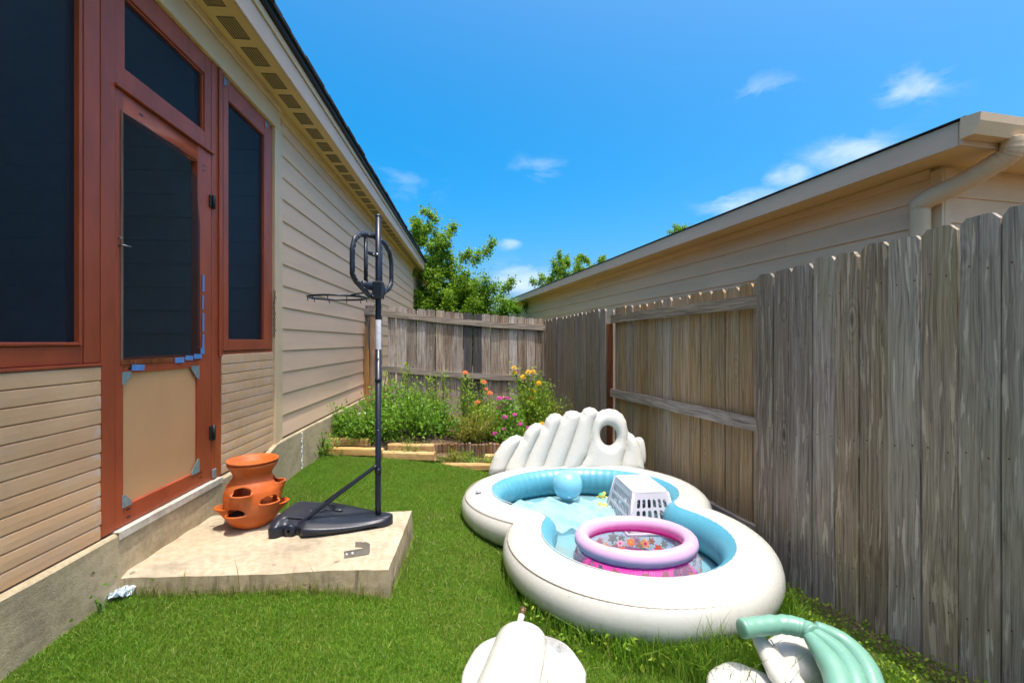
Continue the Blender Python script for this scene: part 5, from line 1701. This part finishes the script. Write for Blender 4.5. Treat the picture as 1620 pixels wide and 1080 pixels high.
def plant(name, label, cat, loc, h, spread, stems, leaves, lsize, mat, group=None, seed=1, aspect=.5, flowers=(), wispy=False, lean=(0, 0), low=0.05):
    g = np.random.default_rng(seed); r = random.Random(seed)
    loc = Vector(loc)
    t = thing(name, label, cat, loc, 0, group)
    sb = B(); paths = []
    for (fx, fcol, fr_) in flowers:
        p1 = Vector(fx) - loc
        p0 = Vector((r.uniform(-.05, .05), r.uniform(-.05, .05), 0))
        mid = p0.lerp(p1, .5) + Vector((r.uniform(-.04, .04), r.uniform(-.04, .04), .06))
        path = smooth_path([p0, mid, p1], 5); paths.append(path)
        sb.tube(path, .0045, 4)
    for k in range(stems):
        a = r.uniform(0, 6.28); rd = spread * math.sqrt(r.random())
        hh = h * r.uniform(.40, 1.22) * (1 - .35 * (rd / spread) ** 2)
        p0 = Vector((.25 * rd * math.cos(a), .25 * rd * math.sin(a), 0))
        p1 = Vector((rd * math.cos(a) + lean[0] * hh, rd * math.sin(a) + lean[1] * hh, hh))
        mid = p0.lerp(p1, .5) + Vector((r.uniform(-.05, .05) * h, r.uniform(-.05, .05) * h, .05 * h))
        path = smooth_path([p0, mid, p1], 5); paths.append(path)
        sb.tube(path, [.004 + .003 * (1 - i / 10) for i in range(len(path))], 4)
    sb.build('stems', MT['stem'], t)
    pos = []
    per_ = max(1, leaves // max(1, len(paths)))
    for path in paths:
        for _ in range(per_):
            u = r.uniform(low, 1.0) ** (.8)
            i = u * (len(path) - 1); k = min(int(i), len(path) - 2)
            p = path[k].lerp(path[k + 1], i - k)
            sp_ = (.035 if wispy else .07) * (1.25 - .6 * u) * (1 + spread)
            pos.append((p.x + r.gauss(0, sp_), p.y + r.gauss(0, sp_), max(.0, p.z + r.gauss(0, sp_ * .6))))
    put('leaves', leaves_mesh('leaves', pos, lsize, aspect, .25, seed), mat, t)
    for (fx, fcol, fr_) in flowers:
        o = put('flower', r.choice(FH[fcol]), None, t, Vector(fx) - loc)
        o.rotation_euler = (r.uniform(.25, .9), r.uniform(-.4, .4), r.uniform(-.4, .4)); o.scale = (fr_,) * 3
    return t
def soil_at(X, Y): return Vector((X, Y, float(bed_z(X, Y))))

# low leafy mass in the left half of the bed
low = [(-1.98, 5.42, .30, .20, 'low bushy green herb plant growing against the house foundation'),
       (-1.72, 5.30, .36, .24, 'bushy green plant spilling over the second row timber nearest the house'),
       (-1.42, 5.34, .40, .25, 'bushy dark green plant right behind the hoop pole'),
       (-1.12, 5.46, .40, .25, 'bushy dark green plant just beyond the hoop pole at the split log edging'),
       (-.84, 5.56, .34, .24, 'bushy green plant behind the middle of the split log edging'),
       (-1.62, 5.75, .46, .26, 'green leafy plant in the second rank behind the herb by the house'),
       (-1.25, 5.80, .50, .26, 'green leafy plant in the second rank under the fence lower rail')]
for k, (X, Y, h, sp_, lab) in enumerate(low):
    plant('leafy_plant', lab, 'plant', soil_at(X, Y), h, sp_, 22, 1150, .040, MT['leaf_bush'], 'low leafy plants in the bed', 40 + k, .55)
# taller airy plants against the back fence
tall = [((-1.38, 6.15), .72, .22, 'tall airy green plant climbing the back fence left of the others'),
        ((-.98, 6.20), .70, .20, 'tall airy green plant against the fence under the blackened pickets'),
        ((-1.75, 6.30), .55, .20, 'thin airy green plant by the fence post next to the house'),
        ((-.62, 6.35), .66, .16, 'slender tall green plant between the airy plants and the orange flowers')]
for k, ((X, Y), h, sp_, lab) in enumerate(tall):
    plant('tall_plant', lab, 'plant', soil_at(X, Y), h, sp_, 14, 620, .042, MT['leaf_weed'], 'tall plants along the back fence', 60 + k, .45, wispy=True)
P5 = lambda cx, cy, Y: place(500 + cx / 3.6, 460 + cy / 3.6, Y)
plant('orange_zinnia', 'tall zinnia with five orange flowers in front of the back fence', 'flower', soil_at(-.42, 6.1), .62, .18, 12, 900, .045, MT['leaf_weed'], None, 71, .45,
      [(P5(850, 467, 6.15), 'orange', .045), (P5(955, 520, 6.1), 'orange', .045), (P5(990, 582, 6.05), 'orange', .042), (P5(920, 635, 6.0), 'orange', .045), (P5(968, 560, 6.1), 'orange', .034)], wispy=True)
mg = [(1045, 612), (1075, 612), (1100, 612), (1082, 640), (1045, 662)]
plant('magenta_zinnia', 'bushy zinnia with a cluster of magenta flowers beside the yellow marigold', 'flower', soil_at(-.07, 5.75), .50, .22, 16, 1300, .042, MT['leaf_bush'], None, 72, .45,
      [(P5(x, y, 5.75), 'magenta', .040) for x, y in mg])
mg2 = [(1075, 718), (1160, 757), (1070, 788), (1017, 812), (1130, 705), (1210, 780)]
plant('magenta_zinnia', 'low zinnia with scattered pink flowers in front of the magenta cluster', 'flower', soil_at(.02, 5.5), .28, .22, 14, 800, .040, MT['leaf_bush'], None, 73, .45,
      [(P5(x, y, 5.5), 'magenta', .034) for x, y in mg2])
ye = [(1128, 440), (1130, 468), (1180, 490), (1210, 463), (1237, 462), (1268, 525), (1235, 568), (1227, 610)]
plant('yellow_marigold', 'tall dense marigold with bright yellow flowers near the fence corner', 'flower', soil_at(.30, 5.95), .80, .24, 26, 3000, .045, MT['leaf_weed'], None, 74, .4,
      [(P5(x, y, 5.9), 'yellow', .043) for x, y in ye])
plant('yellow_marigold', 'small marigold with one yellow flower peeking over the pool backrest', 'flower', soil_at(.42, 5.35), .30, .16, 10, 500, .04, MT['leaf_weed'], None, 75, .4,
      [(P5(1285, 757, 5.35), 'yellow', .036)])
# dill-like plant with yellow-green seed heads leaning to the side fence
plant('leafy_plant', 'bushy green plant between the orange and the pink flowers under the rail', 'plant', soil_at(-.25, 5.8), .38, .24, 18, 1200, .040, MT['leaf_weed'], None, 85, .5)
plant('leafy_plant', 'leafy green plant in the corner behind the marigold', 'plant', soil_at(.30, 6.6), .55, .3, 18, 1100, .045, MT['leaf_bush'], None, 86, .5)
dz = plant('dill_plant', 'yellow green feathery dill plant leaning towards the side fence corner', 'plant', soil_at(.50, 6.05), .50, .22, 16, 1500, .035, MT['leaf_dill'], None, 76, .18, wispy=True, lean=(.28, 0))
plant('dill_plant', 'yellowed feathery stalks behind the split log edging below the orange flowers', 'plant', soil_at(-.50, 5.55), .38, .34, 34, 2400, .055, MT['leaf_dill'], None, 77, .12, wispy=True)
plant('weed_clump', 'small green weed clump at the foot of the foundation by the front timber', 'weed', (-2.00, 4.93, float(gz(-2, 4.93))), .20, .14, 10, 380, .032, MT['leaf_bush'], None, 78, .5)
plant('weed_clump', 'trailing green weed growing over the second row timber behind the pole', 'weed', (-1.08, 5.02, float(gz(-1.0, 5.0)) + .04), .13, .18, 10, 300, .028, MT['leaf_weed'], None, 79, .4)
plant('weed_clump', 'scrubby weeds between the sunken timber and the log edging', 'weed', (-.42, 5.05, float(gz(-.4, 5.05))), .12, .28, 16, 600, .035, MT['leaf_weed'], None, 80, .25, wispy=True)
plant('weed_clump', 'dry yellow weeds growing between the sunken timber and the middle front timber', 'weed', (-.66, 4.98, float(gz(-.66, 4.98))), .13, .16, 16, 500, .04, MT['leaf_dill'], None, 83, .16, wispy=True)
plant('weed_clump', 'green weeds in front of the short timber stub beside the backrest', 'weed', (-.20, 5.04, float(gz(-.2, 5.04))), .10, .16, 12, 380, .035, MT['leaf_weed'], None, 84, .25, wispy=True)
plant('weed_clump', 'tiny weed sprouting by the wrapper at the foundation corner', 'weed', (wall_x(1.98) + .07, 1.98, float(gz(-1.74, 1.98))), .075, .035, 6, 40, .020, MT['leaf_bush'], None, 81, .6)

# ------------------------------------------------------------------ trees beyond the fence
def tree(name, label, base, h, R, lobes, nleaf, lsize, seed, trunk_r=.12, mat='leaf_tree', sprigs=40):
    r = random.Random(seed); g = np.random.default_rng(seed)
    t = thing(name, label, 'tree', base)
    tb = B()
    fork = Vector((.05, 0, h * .30))
    tb.tube(smooth_path([(0, 0, -.2), (.04, .02, h * .15), fork], 6), [trunk_r * (1.15 - .35 * i / 12) for i in range(13)], 10)
    twigs = []
    for lx, ly, lz, lr in lobes:
        c = Vector((lx * R, ly * R, lz * h))
        mid = fork.lerp(c, .55) + Vector((r.uniform(-.2, .2), r.uniform(-.2, .2), .15))
        path = smooth_path([fork, mid, c], 6)
        tb.tube(path, [trunk_r * .6 * (1 - .8 * i / (len(path) - 1)) for i in range(len(path))], 7)
        for k in range(int(26 * lr)):
            d = Vector((r.gauss(0, 1), r.gauss(0, 1), r.gauss(.25, .8))).normalized()
            i0 = path[r.randrange(len(path) // 2, len(path))]
            ln = lr * R * r.uniform(.35, 1.05)
            e = i0 + d * ln + Vector((0, 0, .05 * ln))
            m = i0.lerp(e, .5) + Vector((r.gauss(0, .08), r.gauss(0, .08), r.gauss(0, .08))) * ln
            pth_ = smooth_path([i0, m, e], 4)
            tb.tube(pth_, [.018 * (1 - .8 * i / (len(pth_) - 1)) for i in range(len(pth_))], 4)
            twigs.append((pth_, ln))
    for k in range(sprigs):            # upright wisps on the outline
        lx, ly, lz, lr = r.choice(lobes)
        a = r.uniform(0, 6.28)
        p0 = Vector((lx * R + lr * R * .6 * math.cos(a), ly * R + lr * R * .6 * math.sin(a), lz * h + lr * R * r.uniform(.1, .7)))
        e = p0 + Vector((r.gauss(0, .35), r.gauss(0, .35), r.uniform(.2, .9))) * lr * R * .7
        pth_ = smooth_path([p0, p0.lerp(e, .5) + Vector((r.gauss(0, .06), 0, 0)), e], 4)
        tb.tube(pth_, [.010 * (1 - .7 * i / (len(pth_) - 1)) for i in range(len(pth_))], 4)
        twigs.append((pth_, lr * R * .35))
    tb.build('trunk', MT['bark'], t)
    per_ = nleaf // len(twigs)
    pos = []
    for pth_, ln in twigs:
        u = g.uniform(.15, 1.02, per_)
        P = np.array([tuple(p) for p in pth_])
        i = np.clip(u * (len(P) - 1), 0, len(P) - 1.001); k = i.astype(int)
        p = P[k] + (P[k + 1] - P[k]) * (i - k)[:, None]
        p += g.normal(size=p.shape) * (.055 + .10 * ln * (1 - .75 * u))[:, None]
        pos.append(p)
    pos = np.concatenate(pos)
    put('crown', leaves_mesh('crown', pos, lsize, .55, .1, seed), MT[mat], t)
    return t
tree('shade_tree', 'bright green leafy tree rising between the two houses behind the back fence', (-2.25, 13.6, -.3), 4.75, 1.85,
     [(-.45, .1, .78, .62), (.05, -.1, .88, .55), (.50, .0, .74, .55), (.80, .1, .56, .45), (.2, .2, .60, .65), (-.3, -.2, .56, .62), (-.75, .2, .62, .55), (.55, -.1, .40, .5), (-.1, -.1, .40, .6), (.95, .1, .40, .38)], 60000, .085, 101, .14)
tree('garden_shrub_tree', 'lower darker green shrubby tree under the bright shade tree', (-.60, 14.6, -.3), 3.7, 1.35,
     [(-.6, 0, .55, .6), (0, 0, .62, .6), (.6, 0, .56, .55), (.2, .2, .38, .6), (-.3, -.1, .30, .6), (.9, .1, .36, .4)], 30000, .08, 102, .08, 'leaf_bush')
tree('shade_tree', 'light green treetop showing above the neighbouring roof', (3.0, 23.5, -.3), 5.55, 2.1,
     [(-.35, 0, .84, .5), (.15, 0, .90, .45), (.55, .0, .93, .32), (-.70, .1, .72, .4), (.2, .2, .70, .6), (.7, -.1, .75, .5)], 24000, .10, 103, .16)
tree('shade_tree', 'distant small treetop peeking over the middle of the neighbouring roof', (9.05, 25.0, -.3), 7.9, 1.3,
     [(0, 0, .90, .5), (-.5, 0, .83, .4), (.4, 0, .86, .4)], 7000, .10, 104, .14)

# ------------------------------------------------------------------ lawn grass
def in_pool(X, Y):
    d1 = np.hypot(X - (CN.x + POOL.x), Y - (CN.y + POOL.y)) - RN
    d2 = (np.hypot((X - CF.x - POOL.x) / FA, (Y - CF.y - POOL.y) / FB) - 1) * FB
    return np.minimum(d1, d2) < .03
def in_slab(X, Y, m=.0):
    q = np.ones(X.shape, bool)
    for k in range(4):
        a = SLAB[k]; c = SLAB[(k + 1) % 4]
        q &= ((c[0] - a[0]) * (Y - a[1]) - (c[1] - a[1]) * (X - a[0])) > -m
    return q
def blades(n, X, Y, hmin, hmax, width, lean, seed, mat_name, name, zoff=0.0):
    g = np.random.default_rng(seed)
    Z = gz(X, Y) + zoff
    h = g.uniform(hmin, hmax, n)
    a = g.uniform(0, 2 * np.pi, n)
    l = np.abs(g.normal(0, lean, n)) * h
    dx, dy = np.cos(a) * l, np.sin(a) * l
    b2 = g.uniform(0, 2 * np.pi, n)
    wx, wy = np.cos(b2) * width / 2, np.sin(b2) * width / 2
    w_ = g.uniform(.7, 1.3, n); wx *= w_; wy *= w_
    base = np.stack([X, Y, Z - .004], -1)
    W = np.stack([wx, wy, 0 * wx], -1)
    mid = base + np.stack([dx * .35, dy * .35, h * .6], -1)
    tip = base + np.stack([dx, dy, h], -1)
    V = np.stack([base - W, base + W, mid + W * .8, mid - W * .8, tip], 1).reshape(-1, 3)
    k = np.arange(n)[:, None] * 5
    F = np.concatenate([k + np.array([[0, 1, 2]]), k + np.array([[0, 2, 3]]), k + np.array([[3, 2, 4]])], 0)
    return V, F
def scatter(n, y0, y1, seed, power=1.0):
    g = np.random.default_rng(seed)
    Y = y0 + (y1 - y0) * g.random(n) ** power
    t = g.random(n)
    X = wall_x(Y) + .05 + t * (fence_x(Y) - wall_x(Y) - .06)
    return X, Y
def keep_lawn(X, Y, seed, edge=.30):
    g = np.random.default_rng(seed)
    ok = ~in_pool(X, Y) & ~in_slab(X, Y, .015)
    # thins out towards the fence foot, where the earth is bare
    d = fence_x(Y) - X
    ok &= g.random(len(X)) < np.clip((d - .05) / edge + .10 * np.sin(X * 21 + Y * 17), .04, 1)
    ok &= Y < 4.93 + .05 * np.sin(X * 9)
    return ok
X, Y = scatter(680000, 1.15, 5.0, 1, 1.45)
ok = keep_lawn(X, Y, 2); X, Y = X[ok], Y[ok]
V1, F1 = blades(len(X), X, Y, .010, .025, .0025, .75, 3, 'grass', 'grass')
X, Y = scatter(60000, -1.4, 1.2, 4)
ok = keep_lawn(X, Y, 5); X, Y = X[ok], Y[ok]
V2, F2 = blades(len(X), X, Y, .022, .045, .0045, .5, 6, 'grass', 'grass')
tag(put('lawn_grass', np_mesh('lawn_grass', np.concatenate([V1, V2]), np.concatenate([F1, F2 + len(V1)])), MT['grass']), 'short mown green lawn grass', 'grass', kind='stuff')
# longer unmown grass round the pool, the step and the fence
def fringe():
    g = np.random.default_rng(17)
    xs = []; ys = []
    # front of the pool
    n = 2200
    a = g.uniform(math.radians(195), math.radians(345), n)
    rr = RN + TW + g.normal(.0, .055, n) - .01
    xs.append(CN.x + POOL.x + rr * np.cos(a)); ys.append(CN.y + POOL.y + rr * np.sin(a))
    n = 900
    a = g.uniform(math.radians(250), math.radians(300), n); rr = RN + TW + g.normal(.04, .05, n)
    xs.append(CN.x + POOL.x + rr * np.cos(a)); ys.append(CN.y + POOL.y + rr * np.sin(a))
    # between the two collapsed floats
    n = 900
    xs.append(g.normal(.80, .09, n)); ys.append(g.normal(1.93, .07, n))
    return np.concatenate(xs), np.concatenate(ys)
X, Y = fringe()
VA, FA_ = blades(len(X), X, Y, .05, .13, .0042, .55, 18, 'grass', 'x')
g = np.random.default_rng(19)
tX = np.concatenate([g.normal(.835, .05, 60), g.uniform(.55, 1.05, 30), g.normal(.16, .05, 14), g.normal(.93, .08, 30)]); tY = np.concatenate([g.normal(1.90, .04, 60), g.normal(1.93, .04, 30), g.normal(1.62, .04, 14), g.normal(1.70, .05, 30)])
VB, FB_ = blades(len(tX), tX, tY, .14, .27, .0042, .45, 20, 'grass', 'x')
tag(put('long_grass', np_mesh('long_grass', np.concatenate([VA, VB]), np.concatenate([FA_, FB_ + len(VA)])), MT['grass']), 'long unmown grass fringe along the front of the pool', 'grass', kind='stuff')
X = np.concatenate([g.uniform(-1.80, -.60, 420), g.uniform(-.61, -.56, 120)]); Y = np.concatenate([2.10 + .068 * (X[:420] + 1.8) + g.normal(0, .010, 420), g.uniform(2.2, 2.95, 120)])
VA, FA_ = blades(len(X), X, Y, .04, .075, .0035, .6, 21, 'grass', 'x')
X2 = np.array([-.93, -.90, -.70, -.69, -1.02, -1.25, -1.5, -1.35]); Y2 = np.array([2.165, 2.16, 2.175, 2.17, 2.16, 2.15, 2.13, 2.14])
VB, FB_ = blades(8, X2, Y2, .10, .20, .006, .6, 23, 'grass', 'x')
tag(put('step_weeds', np_mesh('step_weeds', np.concatenate([VA, VB]), np.concatenate([FA_, FB_ + len(VA)])), MT['drygrass']), 'sparse dry grass blades along the foot of the concrete step', 'grass', kind='stuff')
# small leafy weeds in the strip at the fence foot
n = 3000
Yw = g.uniform(1.3, 4.6, n) ; d = np.abs(g.normal(.12, .10, n)) + .02
Xw = fence_x(Yw) - d
ok = ~in_pool(Xw, Yw); Xw, Yw = Xw[ok], Yw[ok]
pos = np.stack([Xw, Yw, gz(Xw, Yw) + g.uniform(0, .03, len(Xw))], -1)
tag(put('fence_weeds', leaves_mesh('fence_weeds', pos, .019, .6, .3, 5), MT['leaf_weed']), 'low leafy weeds in the bare strip along the fence foot', 'weeds', kind='stuff')
# leafy weeds at the front of the pool
n = 380
a = g.uniform(math.radians(215), math.radians(300), n); rr = RN + TW + g.normal(.01, .05, n)
pos = np.stack([CN.x + POOL.x + rr * np.cos(a), CN.y + POOL.y + rr * np.sin(a), 0 * a], -1)
pos[:, 2] = gz(pos[:, 0], pos[:, 1]) + g.uniform(.01, .07, n)
tag(put('pool_weeds', leaves_mesh('pool_weeds', pos, .030, .4, .4, 6), MT['leaf_weed']), 'leafy weeds tucked under the front edge of the pool', 'weeds', kind='stuff')
# dry clippings lying in the lawn
X, Y = scatter(16000, 1.2, 4.9, 31, 1.3)
ok = keep_lawn(X, Y, 32) & (np.sin(X * 2.3 + 1.1) + np.sin(Y * 2.9 + X) > -.3); X, Y = X[ok], Y[ok]
V1, F1 = blades(len(X), X, Y, .010, .022, .0028, 1.8, 33, 'x', 'x', .010)
tag(put('dry_clippings', np_mesh('dry_clippings', V1, F1), MT['drygrass']), 'pale dry grass clippings scattered through the lawn', 'grass', kind='stuff')
